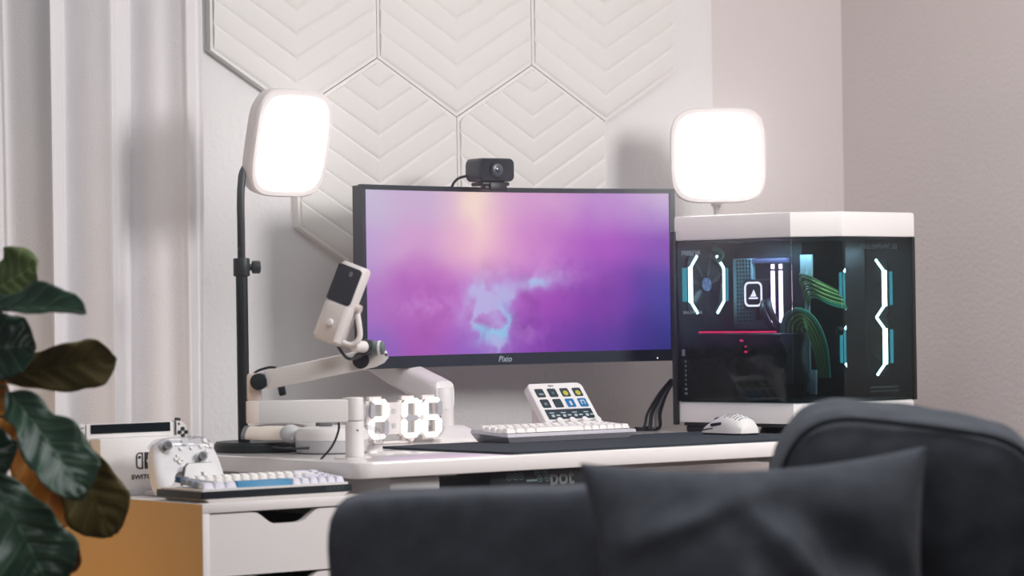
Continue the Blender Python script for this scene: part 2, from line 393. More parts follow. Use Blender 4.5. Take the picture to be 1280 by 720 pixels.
def nebula():
    from math import exp
    rows = [[(135,100,190),(165,85,180),(150,95,195),(128,58,170),(86,50,152),(48,48,124)],
            [(172,112,192),(180,96,186),(188,106,196),(160,70,180),(125,55,165),(70,66,160)],
            [(192,160,210),(210,158,206),(236,182,206),(204,130,202),(168,82,190),(136,78,180)],
            [(198,186,214),(202,176,210),(232,196,206),(214,160,206),(190,140,206),(196,172,210)]]
    def base(u, v):
        X, Y = u*5, v*3; i, j = min(int(X), 4), min(int(Y), 2); a, b = X-i, Y-j
        a = a*a*(3-2*a); b = b*b*(3-2*b)
        return [(rows[j][i][k]*(1-a)+rows[j][i+1][k]*a)*(1-b)+(rows[j+1][i][k]*(1-a)+rows[j+1][i+1][k]*a)*b for k in range(3)]
    def fb(x, y, s_, o=5): return noise.fractal(V((x*s_*2.2, y*s_, 3.1)), .9, 2.1, o)
    def rid(x, y, s_): return max(0, 1-abs(noise.fractal(V((x*s_*2.2, y*s_, 8.7)), .9, 2.1, 5))*2.2)
    def g(u, v, cu_, cv_, su, sv): return exp(-((u-cu_)/su)**2-((v-cv_)/sv)**2)
    NX, NY = 260, 130; me = bpy.data.meshes.new('screen'); vs = []; fs = []; cols = []
    x0, x1, z0, z1 = -MW/2+.012, MW/2-.012, .024, MH-.010
    for j in range(NY+1):
        for i in range(NX+1):
            u, v = i/NX, j/NY; x = x0+(x1-x0)*u; vs.append((x, cv(x)+.003, z0+(z1-z0)*v))
            wx = u+.02*fb(u, v, 6); wy = v+.045*fb(u+5, v, 6)
            c = base(min(max(u+.03*fb(u, v+3, 3), 0), 1), min(max(v+.06*fb(u+2, v, 3), 0), 1))
            n = fb(u, v, 7); r_ = rid(wx, wy, 4.5); r2 = rid(wx+3, wy, 8)
            beam = g(wx-(1-v)*.06, v, .39, .95, .045, .26)
            col = g(wx, wy, .425, .26, .075, .19)+.75*g(wx, wy, .47, .40, .07, .07)
            arm = g(wx, wy-(u-.55)*.35, .58, .42, .09, .05)*(.6+.6*r_)
            low = g(wx, wy, .47, .06, .035, .16)
            cloud = max(0, min(1, 1.25*col*(.4+.75*r_+.35*n)+1.3*arm+.6*low*(.5+r2)))
            hot = max(0, min(1, (g(wx, wy, .43, .14, .05, .05)+.7*g(wx, wy, .49, .2, .02, .12)+.7*g(wx, wy, .56, .43, .07, .02))*r_*1.2))
            wisp = .35*r2*(g(u, v, .22, .3, .12, .08)+g(u, v, .65, .5, .12, .12)+g(u, v, .57, .12, .05, .1))
            dark = max(0, -n)*.16*(g(u, v, .55, .25, .35, .3))
            out = []
            for k in range(3):
                q = c[k]*(1-dark); q += (( 250, 226, 208)[k]-q)*.75*beam
                q += ((184, 196, 234)[k]-q)*.78*cloud; q += ((120, 215, 240)[k]-q)*.75*hot; q += ((210, 170, 225)[k]-q)*max(0, min(1, wisp)); out.append(min(255, q))
            cols.append(lin(out))
    for j in range(NY):
        for i in range(NX):
            a = j*(NX+1)+i; fs.append((a, a+1, a+NX+2, a+NX+1))
    me.from_pydata(vs, [], fs); at_ = me.color_attributes.new('picture', 'FLOAT_COLOR', 'POINT')
    for k, c in enumerate(cols): at_.data[k].color = c
    M_ = bpy.data.materials.new('nebula_screen'); M_.use_nodes = True; nt = M_.node_tree; p = nt.nodes['Principled BSDF']
    a = nt.nodes.new('ShaderNodeVertexColor'); a.layer_name = 'picture'
    p.inputs['Base Color'].default_value = (.01, .01, .012, 1); p.inputs['Roughness'].default_value = .5; p.inputs['Specular IOR Level'].default_value = .1
    nt.links.new(a.outputs['Color'], p.inputs['Emission Color']); p.inputs['Emission Strength'].default_value = 1.0
    me.materials.append(M_)
    for p_ in me.polygons: p_.use_smooth = True
    link('screen', me, mon)
nebula()
text('Pixio', .0175, mat('silver_print', (170, 182, 186), .5), mon, FRONT @ at(-.012, .0115, .0004), shear=.25)
B().cyl((.36, cv(.36)-.0002, .006), (.36, cv(.36)-.001, .006), .0012, n=8).out('power_light', emis('power_led', (240, 250, 255), 2), mon)

stand = thing('screen_stand', 'white jointed screen stand standing behind the clock and holding the monitor', 'stand', (3.672, 5.02, DZ))
wedge = B().loft([[(x, y, z) for x, y in rrect(w_, d_, .006, 3, .01, 0)] for w_, d_, z in ((.125, .13, 0), (.125, .13, .006), (.07, .08, .022), (.05, .055, .03))])
wedge.out('base', WHITE, stand)
B().cyl((0, 0, .02), (0, 0, .105), .024, .022, 28, .002).cyl((0, 0, .062), (0, 0, .063), .0245).out('post', WHITE, stand)
B().loft([[(x, -.012+.004*k, z) for x, z in rrect(w_, h_, .014, 4, cx_, cz_)] for k, (w_, h_, cx_, cz_) in enumerate(((.044, .05, 0, .085), (.048, .056, 0, .09)))] +
         [[(x, y_, z) for x, z in rrect(.05, h_, .014, 4, cx_, cz_)] for y_, h_, cx_, cz_ in ((.015, .060, -.002, .096), (.06, .058, -.014, .115), (.12, .056, -.030, .140), (.185, .05, -.048, .172))]).out('lower_arm', WHITE, stand)
B().cyl((-.048, .185, .14), (-.048, .185, .22), .026, .026, 28, .003).out('elbow', WHITE, stand)
B().loft([[(-.05, y, z) for y, z in rrect(.036, .05, .01, 4, .185, .235)], [(.22, y, z) for y, z in rrect(.036, .05, .01, 4, .180, .33)]]).out('upper_arm', WHITE, stand)
B().cyl((.22, .18, .33), (.238, .135, .33), .02).box((.238, .1275, .33), (.10, .008, .10), .003).out('mount_plate', WHITE, stand)

wc = thing('webcam', 'black box webcam sitting on the monitor top edge', 'webcam', (3.832, 5.072, 1.265), R(-4))
B().loft([[(x, y, z) for x, z in rrect(w_, h_, .011, 5, 0, .0325)] for y, w_, h_ in ((-.038, .078, .041), (-.034, .086, .047), (.012, .086, .047), (.02, .078, .04))]).out('body', mat('slate_plastic', (48, 60, 68), .42), wc)
B().prism(rrect(.080, .043, .009, 5, 0, .0325), .0375, .0392, FRONT).out('face_plate', mat('gloss_black', (30, 42, 48), .12, coat=.5), wc)
LF = mat('lens_rim', (18, 24, 28), .25); cz = .0325
lens = B().cyl((0, -.039, cz), (0, -.0415, cz), .019, .0175, 32).out('lens', LF, wc)
B().cyl((0, -.0415, cz), (0, -.0423, cz), .0125, .0105, 28).out('lens_ring', mat('lens_ring', (70, 80, 86), .3), lens)
B().sph((0, -.041, cz), .008, sc=(1, .35, 1)).out('lens_glass', mat('lens_glass', (52, 66, 80), .05, coat=1), lens)
B().box((0, -.012, .004), (.066, .045, .008), .003).box((0, -.022, -.004), (.05, .02, .010), .003).box((.004, -.0345, -.002), (.04, .006, .018), .002).out('clip', BLACK, wc)
B().tube([(-.04, .008, .022), (-.058, .02, .016), (-.066, .03, .0), (-.066, .045, -.03), (-.05, .05, -.09)], .0028).out('cable', BLACK, wc)

# ================================================================== KEY LIGHTS
def key_light(name, label, base, head, nrm, pitch, cable):
    """base: foot of the pole on the desk; head: centre of the light panel; nrm: facing direction"""
    t = thing(name, label, 'lamp', base, group='square LED key lights on poles')
    hd = V(head)-V(base); n = V(nrm).normalized(); n = (n+V((0, 0, -math.tan(R(pitch))))).normalized()
    xx = V((0, 0, 1)).cross(n).normalized(); yy = n.cross(xx)
    F_ = frame(hd, xx, yy, n)
    def lp(w_, z): return [(x, y, z) for x, y in superell(w_, w_, 4.2, 56)]
    hb = B().loft([lp(.150, -.030), lp(.188, -.026), lp(.203, -.016), lp(.205, -.004), lp(.205, .004), lp(.200, .008), lp(.183, .008)], F_)
    hb.out('housing', mat('white_lamp_shell', (226, 218, 216), .5), t)
    B().loft([lp(.182, .0075), lp(.18, .0092)], F_).out('light_panel', LED, t)
    back = F_ @ V((0, 0, -.035)); knob = F_ @ V((0, 0, -.06))
    B().cyl(F_ @ V((0, 0, -.028)), knob, .013).sph(knob, .016).out('ball_mount', WHITEM, t)
    return t, knob, F_
t, knob, F_ = key_light('key_light', 'tall white square lamp on a black pole beside the curtain', (3.147, 4.93, DZ), (3.259, 4.93, 1.334), (.22, -.975, 0), 12, True)
B().lathe([(.088, 0), (.09, .004), (.09, .014), (.086, .019), (.03, .0205), (0.001, .0205)], 48, at(.04, 0, .0)).out('base', BLACK, t)
B().cyl((.0, 0, .02), (0, 0, .345), .0112).out('lower_pole', BLACKM, t)
B().tube([(0, 0, .33), (0, 0, .42), (0, 0, .465), (.004, .003, .50), (.014, .008, .528), knob*.6+V((.014, .008, .528))*.4, knob], .0074, 14, 5).out('upper_pole', BLACKM, t)
B().cyl((0, 0, .328), (0, 0, .362), .0155, n=28, bev=.002).cyl((0, 0, .345), (.026, -.01, .345), .006).out('pole_clamp', BLACK, t)
B().cyl((.018, -.008, .345), (.032, -.014, .345), .0125, n=10, bev=.002).out('clamp_knob', BLACK, t)
B().box((knob.x-.012, knob.y, knob.z+.012), (.022, .03, .036), .004).out('hinge_block', WHITEM, t)
B().tube([knob+V((-.012, 0, .028)), knob+V((-.022, .0, .06)), knob+V((-.012, .0, .085)), knob+V((.012, .0, .09)), F_ @ V((0, .05, -.026))], .002).out('cable', WHITEM, t)
B().prism(rrect(.016, .003, .0015, 3), 0, .0005, at(.04, -.0905, .0095) @ FRONT).out('base_mark', CHROME, t, False)
t, knob, F_ = key_light('key_light', 'white square lamp glowing just above the computer tower', (4.455, 5.075, DZ), (4.421, 5.03, 1.337), (-.62, -.785, 0), 1, False)
B().lathe([(.056, 0), (.058, .004), (.058, .012), (.054, .016), (.02, .018), (.001, .018)], 40).out('base', BLACK, t)
B().cyl((0, 0, .016), (0, 0, .40), .0105).out('lower_pole', BLACKM, t)
B().cyl((0, 0, .39), (0, 0, knob.z-.095), .0074).cyl((0, 0, knob.z-.11), (0, 0, knob.z-.02), .012, n=20, bev=.004).tube([(0, 0, knob.z-.03), knob], .007, 12, 1).out('upper_pole', WHITEM, t)
B().cyl((0, 0, .385), (0, 0, .415), .0155, n=28, bev=.002).out('pole_clamp', BLACK, t)

# ================================================================== MICROPHONE ARM AND MICROPHONE
arm = thing('boom_stand', 'white low boom arm at the left desk corner carrying the microphone', 'boom stand', (3.131, 4.543, DZ))
dx = V((-.793, .609, 0)); dy = V((.609, .793, 0)); dz = V((0, 0, 1))     # along the arm, across it
post = B().cyl((0, 0, 0), (0, 0, .066), .0165, n=32).cyl((0, 0, .067), (0, 0, .108), .0165, n=32, bev=.002)
post.out('post', WHITE, arm)
B().cyl((0, 0, 0), (0, 0, .002), .0185, n=32).box((-.005, 0, .001), (.05, .044, .002), .0008).out('clamp_plate', WHITEM, arm)
B().cyl((-.0045, -.0158, .05), (-.0047, -.0166, .05), .0016, n=10).out('screw', BLACK, arm)
FA = frame((0, 0, 0), dx, dy, dz)
B(FA).box((.093, 0, .0845), (.166, .03, .040), .003).out('lower_beam', WHITE, arm)
B(FA).box((.178, 0, .0845), (.024, .031, .0405), .003).out('end_cap', mat('warm_white_plastic', (226, 212, 204), .5), arm)
B(FA).box((.176, .006, .128), (.026, .022, .05), .005).out('elbow_bracket', mat('warm_white_plastic', (226, 212, 204), .5), arm)
e0, e1 = V((.163, 0, .139)), V((-.018, -.004, .174))
ux = (e1-e0).normalized(); uz = (V((0, 0, 1))-ux*ux.z).normalized(); uy = uz.cross(ux)
FU = FA @ frame(e0, ux, uy, uz); UL = (e1-e0).length
B(FU).box((UL/2+.004, 0, 0), (UL-.01, .028, .034), .003).out('upper_beam', WHITE, arm)
B(FU).loft([[(x, y, z) for y, z in rrect(.027, h_, .009, 4)] for x, h_ in ((UL-.008, .034), (UL+.018, .034), (UL+.034, .026), (UL+.043, .012))]).out('tip', WHITE, arm)
for x in (-.004, UL-.004):
    B(FU).cyl((x, .019, 0), (x, -.0175, 0), .0148, n=28, bev=.001).out('pivot_cap', BLACK, arm)
B(FU).cyl((UL+.021, -.0125, -.002), (UL+.021, -.0150, -.002), .0045, n=12).out('tip_screw', BLACK, arm)
B(FU).box((.032, 0, -.024), (.012, .02, .018), .003).out('cable_clip', BLACK, arm)
B(FU).tube([(.03, .004, .018), (.015, -.006, .021), (-.012, -.018, .016), (-.022, -.02, -.006), (-.016, -.02, -.03), (-.004, -.016, -.046)], .0022).out('cable', BLACK, arm)
B().tube([FA @ V((.028, -.004, .066)), FA @ V((.028, -.006, .05)), FA @ V((.04, -.008, .022)), FA @ V((.065, -.01, -.006)), FA @ V((.085, -.014, -.03)), FA @ V((.098, -.016, -.05))], .002).out('hanging_cable', BLACK, arm)
tip = FU @ V((UL+.026, 0, .017))
mic = thing('microphone', 'white condenser microphone with black grille on the boom arm', 'microphone', (3.083, 4.505, 1.028))
ma = (V((3.104, 4.487, 1.096))-V((3.062, 4.521, .961))).normalized()          # body axis
mn = (V((-.609, -.793, -.1)) + .42*V((-.793, .609, 0))); mn = (mn-ma*mn.dot(ma)).normalized(); mx = ma.cross(mn) * -1; mx = mn.cross(ma) * -1
mx = ma.cross(mn)
FM = frame((0, 0, 0), mx, ma, mn)                                             # x right, y along the body, z to the front
def mring(y, w_, d_): return [(x, y, z) for x, z in rrect(w_, d_, .012, 5)]
B(FM).loft([mring(-.072, .046, .034), mring(-.066, .054, .042), mring(-.005, .054, .044), mring(-.002, .053, .043)]).out('body', WHITEM, mic)
B(FM).loft([mring(-.002, .050, .040), mring(.066, .050, .040), mring(.072, .045, .034)]).out('shell', WHITEM, mic)
B(FM).prism(rrect(.046, .066, .006, 4, -.0015, .033), .0175, .0215).box((-.0235, .033, .002), (.005, .064, .034), .001).out('grille', mat('black_grille', (24, 36, 42), .5, bump=(1200, .5, .001)), mic)
B(FM).prism(rrect(.006, .009, .002, 3, .004, .054), .0215, .0219).out('emblem', GREY, mic, False)
B(FM).cyl((0, -.037, .0212), (0, -.037, .028), .0062, .0055, 20, .001).out('knob', WHITE, mic)
for x in (-.008, .004): B(FM).box((x, -.0702, 0), (.006, .001, .003)).out('port', DGREY, mic, False)
yk = [FM @ V(p) for p in ((.026, .0, -.006), (.04, -.022, -.006), (.050, -.043, -.006), (.044, -.060, -.004), (.024, -.062, -.002), (.010, -.056, -.004))]
B().tube(yk, .0062, 10, 5, flat=.8).out('yoke', WHITEM, mic)
B(FM).cyl((.020, .0, -.006), (.034, .0, -.006), .0095, n=20, bev=.002).out('yoke_pivot', mat('beige_plastic', (206, 192, 186), .5), mic)
nk = FM @ V((.046, -.062, -.004)); tl = tip - V(mic.location) + V(arm.location)
B().cyl(nk, nk+(tl-nk)*.55, .009, .011, 18).out('neck', WHITEM, mic)
B().cyl(nk+(tl-nk)*.45, nk+(tl-nk)*.75, .0135, .0135, 16, .002).cyl(nk+(tl-nk)*.7, tl, .010, .008, 16).out('thread_collar', BLACK, mic)
k2 = nk+(tl-nk)*.7
B().cyl(k2+V((.002, -.006, -.002)), k2+V((.016, -.022, -.002)), .0125, .0115, 14, .002).out('locking_knob', mat('grey_green_knob', (96, 112, 108), .5), mic)
B().cyl(k2+V((.010, -.015, -.002)), k2+V((.0125, -.018, -.002)), .0132, n=20).out('knob_ring', WHITE, mic)
B().tube([FM @ V((.0, -.06, -.015)), FM @ V((.02, -.075, -.012)), nk+V((-.004, .006, -.022)), k2+V((-.006, 0, -.010)), k2+V((.006, 0, .002))], .0028).out('cable', BLACK, mic)

# ================================================================== CLOCK
ck = thing('digital_clock', 'white LED digit clock reading 2:06 beside the boom arm post', 'clock', (3.522, 4.97, DZ))
UNLIT = mat('unlit_segment', (178, 176, 182), .5)
SEG = {'0': 'abcdef', '1': 'bc', '2': 'abged', '6': 'acdefg', ' ': ''}
def segs(ch, cx, cz, w_, h_):
    t_ = .0105; hw, hh = w_/2-t_/2, h_/2-t_/2
    pos = {'a': (0, hh, 0), 'g': (0, 0, 0), 'd': (0, -hh, 0), 'f': (-hw, hh/2, 1), 'b': (hw, hh/2, 1), 'e': (-hw, -hh/2, 1), 'c': (hw, -hh/2, 1)}
    for k, (x, z, vert) in pos.items():
        L_ = (hh if vert else 2*hw)*.5-.0011; P = [(-L_, 0), (-L_+t_/2, t_/2), (L_-t_/2, t_/2), (L_, 0), (L_-t_/2, -t_/2), (-L_+t_/2, -t_/2)]
        if vert: P = [(-b_, a_) for a_, b_ in P]
        P = [(cx+x+a_+.05*(cz+z+b_-.05), cz+z+b_) for a_, b_ in P]
        lit = k in SEG[ch]
        B().prism(P, 0, .008, FRONT).out('digit_segment', CLK if lit else UNLIT, ck, False)
for ch, cx in ((' ', -.098), ('2', -.042), ('0', .036), ('6', .086)): segs(ch, cx, .0495, .044, .078)
B().prism(rrect(.034, .062, .003, 3, -.003, .05), -.014, -.001, FRONT).out('colon_plate', WHITEM, ck)
for z in (.036, .064): B().prism(rrect(.009, .009, .002, 3, -.003, z), -.001, .0006, FRONT).out('colon_dot', GREYW, ck)
bk = B().box((-.006, .016, .0495), (.236, .006, .012), .001)
for cx in (-.098, -.042, .036, .086):
    bk.box((cx, .012, .0885), (.030, .01, .009), .001).box((cx, .012, .0105), (.030, .01, .009), .001)
    for sx in (-.018, .018): bk.box((cx+sx, .012, .0495), (.008, .01, .07), .001)
bk.out('frame', WHITEM, ck)
B().tube([(-.052, .0, .0035), (-.036, .01, .022), (.022, .01, .022), (.04, .0, .0035)], .0035, 8, 1).box((-.006, .02, .003), (.10, .03, .006), .002).out('stand_foot', WHITEM, ck)
B().box((.109, .004, .036), (.004, .008, .034), .001).out('side_button_strip', BLACK, ck)

# ================================================================== HEADSET
hs = thing('headset', 'white VR headset lying behind the boom arm post', 'headset', (3.215, 4.755, DZ))
B().lathe([(.060, 0), (.066, .003), (.0675, .010), (.0675, .024)], 40, at(.012, 0, 0)).out('lower_shell', GREYW, hs)
B().lathe([(.0675, .0245), (.067, .036), (.060, .046), (.045, .050), (.001, .051)], 40, at(.012, 0, 0)).out('visor', WHITE, hs)
HX = frame((0, 0, 0), (-.793, .609, 0), (.609, .793, 0), (0, 0, 1))
B(HX).box((-.0, -.02, .056), (.024, .02, .012), .002).box((.012, .0, .054), (.016, .016, .008), .002).out('sensor_block', GREY, hs)
B(HX).tube([(.058, .02, .036), (.082, .03, .036), (.12, .045, .036), (.15, .06, .037)], .0165, 14, 4, flat=.45).out('strap', mat('cream_strap', (226, 214, 202), .6), hs)
B(HX).sph((.068, .02, .036), .018, sc=(1.1, .7, .95)).out('strap_joint', GREYW, hs)
B(HX).tube([(.15, .06, .037), (.158, .063, .037)], .0168, 14, 1, flat=.5).out('strap_end', GREY, hs)
B(HX).tube([(.15, .075, .052), (.11, .07, .056), (.06, .05, .054), (.02, .03, .05)], .006, 8, 4).out('top_strap', WHITE, hs)
B(HX).tube([(.10, .02, .012), (.06, -.02, .010), (.03, -.05, .012)], .002, 6, 4).out('cord', DGREY, hs)
B(HX).tube([(-.058, .01, .046), (-.085, .005, .044), (-.1, .0, .03), (-.098, -.006, .016), (-.08, -.01, .01), (-.06, -.01, .012)], .0045, 8, 4).out('clear_rim', ACRYL, hs)

# ================================================================== KEYBOARDS
def keyset(t, x0, y0, z0, pitch, rows, tilt=0, pick=None, h=.008):
    """rows front to back: list of key widths; pick(row, col, n) -> material"""
    cache = {}
    for r_, row in enumerate(rows):
        x = x0
        for c_, wd in enumerate(row):
            if wd < 0: x += -wd*pitch; continue
            m_ = pick(r_, c_, len(row)); k = (round(wd, 2), m_.name)
            if k not in cache:
                a, b_ = wd*pitch-.0012, pitch-.0012
                cache[k] = B().loft([[(x_, y_, z) for x_, y_ in rrect(a*s1+o, b_*s1+o, .0015, 2, 0, dy_)] for s1, o, z, dy_ in ((1, 0, 0, 0), (1, -.004, h*.85, .0006), (1, -.0052, h, .0006))]).out('keycap', m_, mesh_only=True)
            o = link('keycap', cache[k], t)
            o.location = (x+wd*pitch/2, y0+(r_+.5)*pitch, z0+tilt*(r_+.5)*pitch + (.001 if r_ in (0, 4) else 0))
            o.rotation_euler = (math.atan(tilt), 0, 0); x += wd*pitch
ROWS = [[1.25, 1.25, 1.25, 6.25, 1, 1, 1, 1, 1, 1], [2.25]+[1]*10+[1.75, 1, 1], [1.75]+[1]*11+[2.25, 1], [1.5]+[1]*12+[1.5, 1], [1]*13+[2, 1]]
k1 = thing('keyboard', 'white compact keyboard on the dark desk mat', 'keyboard', (3.597, 4.708, MZ), group='compact mechanical keyboards')
def poly_case(w_, d_, zf, zb): return [(0, 0, zf), (w_, 0, zf), (w_, d_, zb), (0, d_, zb)]
B().loft([[(.012, .010, 0), (.305, .010, 0), (.305, .112, 0), (.012, .112, 0)], [(0, 0, .0105), (.317, 0, .0105), (.317, .118, .017), (0, .118, .017)]]).out('case', SILV, k1, False)
B().loft([[(0, 0, .0108), (.317, 0, .0108), (.317, .118, .0173), (0, .118, .0173)], [(.001, .001, .0165), (.316, .001, .0165), (.316, .117, .0235), (.001, .117, .0235)]]).out('top_frame', SILV, k1, False)
keyset(k1, .006, .010, .0172, .01905, ROWS, .055, lambda r_, c_, n: KEYW)

k2_ = thing('keyboard', 'white keyboard with blue spacebar and black case on the drawer unit', 'keyboard', (2.733, 4.415, .7004), group='compact mechanical keyboards')
k2_.scale = (.93, 1, 1)
B().loft([[(.02, .004, 0), (.310, .004, 0), (.310, .14, 0), (.02, .14, 0)], [(.01, 0, .006), (.320, 0, .006), (.320, .142, .006), (.01, .142, .006)]]).out('white_undertray', WHITE, k2_, False)
B().loft([[(x, y, z) for x, y in rrect(.328, .146, .005, 3, .164, .073)] for z in (.0062, .0185)]).out('black_case', mat('black_case_plastic', (20, 28, 34), .4), k2_)
B().loft([[(x, y, z) for x, y in rrect(.318, .132, .004, 3, .164, .072)] for z in (.0185, .022)]).out('white_top_frame', KEYW, k2_)
def pk(r_, c_, n):
    if r_ == 0 and c_ == 3: return KEYB
    if r_ == 4 and c_ == 0: return KEYN
    if c_ == 0 and r_ in (1, 2, 3): return KEYG
    if (r_ == 4 and c_ >= n-2) or c_ == n-1 or (r_ == 0 and c_ != 3) or (r_ in (1, 2) and c_ >= n-3): return KEYL
    return KEYW
keyset(k2_, .012, .010, .0212, .0191, [list(r_) for r_ in ROWS], .10, pk, .009)
text('DUCKY', .0085, mat('dim_print', (70, 92, 98), .5), k2_, FRONT @ at(.288, .0125, .0003), sx=1.4)
B().tube([(.24, .15, .012), (.255, .156, .022), (.285, .158, .03), (.31, .156, .022), (.32, .16, .006)], .0025).out('cable', BLACK, k2_)

# ================================================================== MOUSE
ms = thing('mouse', 'white honeycomb shell gaming mouse on the desk mat', 'mouse', (4.113, 4.655, MZ))
def msec(y, w_, h_, z0=.003):
    P = []
    for i in range(17):
        a = math.pi*i/16; c, s_ = math.cos(a), math.sin(a)
        P.append((w_/2*math.copysign(abs(c)**.7, c), y, z0+h_*abs(s_)**.8))
    return P
SECT = [(-.062, .030, .010), (-.058, .046, .020), (-.045, .058, .031), (-.02, .062, .0375), (.005, .060, .0355), (.025, .058, .029), (.045, .057, .019), (.056, .052, .012), (.060, .044, .008)]
B().loft([msec(*q) for q in SECT]).out('shell', WHITE, ms)
B().box((0, -.002, .0018), (.05, .11, .0036), .001).out('base', BLACK, ms)
def surf(y):
    for a, b in zip(SECT, SECT[1:]):
        if a[0] <= y <= b[0]:
            k = (y-a[0])/(b[0]-a[0]); return a[1]+(b[1]-a[1])*k, a[2]+(b[2]-a[2])*k
    return SECT[-1][1:]
dots = B()
for r_ in range(6):
    for c_ in range(-3, 4):
        y = -.046+r_*.0078; w_, h_ = surf(y); a = math.pi/2 + (c_+(.5 if r_ % 2 else 0))*.17; c, s_ = math.cos(a), math.sin(a)
        p = V((w_/2*math.copysign(abs(c)**.7, c), y, .003+h_*abs(s_)**.8)); nn = V((c*1.2, -.25 if y < -.02 else 0, s_)).normalized()
        dots.cyl(p-nn*.0006, p+nn*.0003, .0021, n=6)
dots = dots.out('vent_holes', GREY, ms); dots['kind'] = 'stuff'
for sx in (-1, 1): B().box((sx*.0285, .008, .0215), (.004, .032, .006), .002, Matrix.Rotation(-.12, 4, 'X')).out('side_button', BLACK, ms)
B().tube([(-.0288, .02, .012), (-.0275, .05, .009), (-.022, .0605, .007), (.0, .0615, .007), (.022, .0605, .007), (.0275, .05, .009)], .0012, 6).out('split_line', BLACK, ms)
B().cyl((-.0035, .036, .024), (.0035, .036, .024), .009, n=20).out('scroll_wheel', BLACK, ms)

# ================================================================== STREAM CONTROL DECK
sd = thing('control_deck', 'white tilted control deck with eight small key screens behind keyboard', 'control deck', (3.83, 4.87, MZ-.0043))
tl_ = R(50); FS = frame((.07, 0, .014), (1, 0, 0), (0, math.cos(tl_), math.sin(tl_)), (0, -math.sin(tl_), math.cos(tl_)))
B(FS).loft([[(x, y, z) for x, y in rrect(w_, h_, r_, 5, 0, .062)] for z, w_, h_, r_ in ((-.022, .13, .115, .01), (-.016, .140, .124, .012), (-.002, .140, .124, .012), (0, .137, .121, .011))]).out('body', WHITE, sd)
B().loft([[(x, .012, z) for x, z in ((.01, 0), (.13, 0), (.13, .012), (.01, .012))], [(x, .075, z) for x, z in ((.01, 0), (.13, 0), (.13, .07), (.01, .07))]]).out('foot', WHITEM, sd, False)
def icon(col): return mat('key_screen', (20, 30, 36), .2, emit=.6, ecol=col)
DKS = mat('key_screen_dark', (14, 22, 28), .2, emit=1, ecol=(36, 52, 58))
icons = [[('#9fb2b4', 'bar'), ('#5d7f86', 'dot'), ('#d8cf5a', 'sun'), ('#d6cf5a', 'sun')], [('#8d98a0', 'dot'), ('#3c444c', None), ('#5aa9e6', 'hand'), ('#4f9fe0', 'note')]]
for r_ in range(2):
    for c_ in range(4):
        x, y = -.048+c_*.032, .098-r_*.027
        col, kind = icons[r_][c_]; kb = emis('key_blue', (60, 136, 200), .8) if kind in ('hand', 'note') else DKS
        k_ = B(FS).prism(rrect(.0215, .0215, .003, 3, x, y), 0, .0008).out('screen_key', kb, sd)
        ec = emis('icon', (235, 240, 245) if kind in ('hand', 'note') else col, .9)
        if kind == 'sun': B(FS).cyl((x, y-.002, .0008), (x, y-.002, .0012), .0062, n=16).out('icon', ec, k_, False)
        elif kind == 'bar': B(FS).box((x+.001, y-.003, .001), (.011, .004, .0005)).out('icon', ec, k_, False)
        elif kind == 'dot': B(FS).box((x, y-.001, .001), (.006, .006, .0005)).out('icon', ec, k_, False)
        elif kind == 'hand': B(FS).box((x, y-.001, .001), (.005, .011, .0005)).out('icon', ec, k_, False)
        elif kind == 'note': B(FS).box((x-.004, y, .001), (.002, .01, .0005)).box((x+.004, y, .001), (.002, .01, .0005)).box((x, y+.005, .001), (.01, .002, .0005)).out('icon', ec, k_, False)
tch = B(FS).prism(rrect(.118, .025, .001, 2, 0, .043), 0, .0008).out('touch_strip', DKS, sd)
WI = emis('strip_icon', (205, 215, 220), .9)
for c_ in range(4):
    x = -.045+c_*.029
    B(FS).box((x, .039, .001), (.007, .006, .0005)).box((x, .0465, .001), (.012, .002, .0005)).box((x+.013, .040, .001), (.009, .003, .0005)).out('strip_icon', WI, tch, False)
    kx = -.048+c_*.032; kn = B(FS).cyl((kx, .0155, 0), (kx, .0155, .017), .0085, .0078, 24, .001).out('dial', WHITE, sd)
    B(FS).cyl((kx, .0155, 0), (kx, .0155, .0015), .011, n=24).out('dial_ring', GREYW, kn)
text('elgato', .006, GREY, sd, FS @ at(-.012, .1165, .0003))

# ================================================================== COMPUTER TOWER
pc = thing('computer_tower', 'white glass computer case with glowing fans at the desk right end', 'computer', (4.251, 4.621, DZ), R(8))
c, W, L = .073, .238, .309
FP = [(0, 0), (c, -c), (c+W, -c), (c+W, L), (0, L)]
def inset(d_): return [(d_, d_*.41), (c+d_*.41, -c+d_), (c+W-d_, -c+d_), (c+W-d_, L-d_), (d_, L-d_)]
DARK = mat('case_black', (14, 20, 23), .4)
B().prism(inset(.004), .020, .062, bev=.002).out('base_plinth', WHITE, pc)
B().prism(inset(.010), .013, .0205).out('base_plate', DARK, pc)
ft = B()
for x, y in ((.035, .01), (.27, -.03), (.035, .27), (.27, .27)): B().box((x, y, .0068), (.05, .05, .0136), .004).out('foot', DARK, pc)
B().prism(FP, .395, .446, bev=.004).out('top_lid', WHITE, pc)
B().prism(inset(.003), .3925, .396).out('lid_gasket', DARK, pc)
B().box((c/2+W/2, L-.003, .229), (c+W, .006, .33)).out('rear_panel', DARK, pc)
B().box((-.001, L+.002, .215), (.010, .010, .40), .001).out('rear_post', DARK, pc)
B().box((c+W-.003, L/2-c/2, .229), (.006, L+c-.004, .33)).out('right_panel', DARK, pc)
B().prism(inset(.006), .0625, .066).out('inner_floor', VOID, pc)
B().box((.0015, L/2, .2285), (.003, L-.004, .331)).out('side_glass', TINT, pc)
ca = V((c/2, -c/2, .2285)); B().box((0, 0, 0), (c*1.414-.004, .003, .331), 0, at(c/2+.001, -c/2+.001, .2285) @ Matrix.Rotation(R(-45), 4, 'Z')).out('corner_glass', TINT, pc)
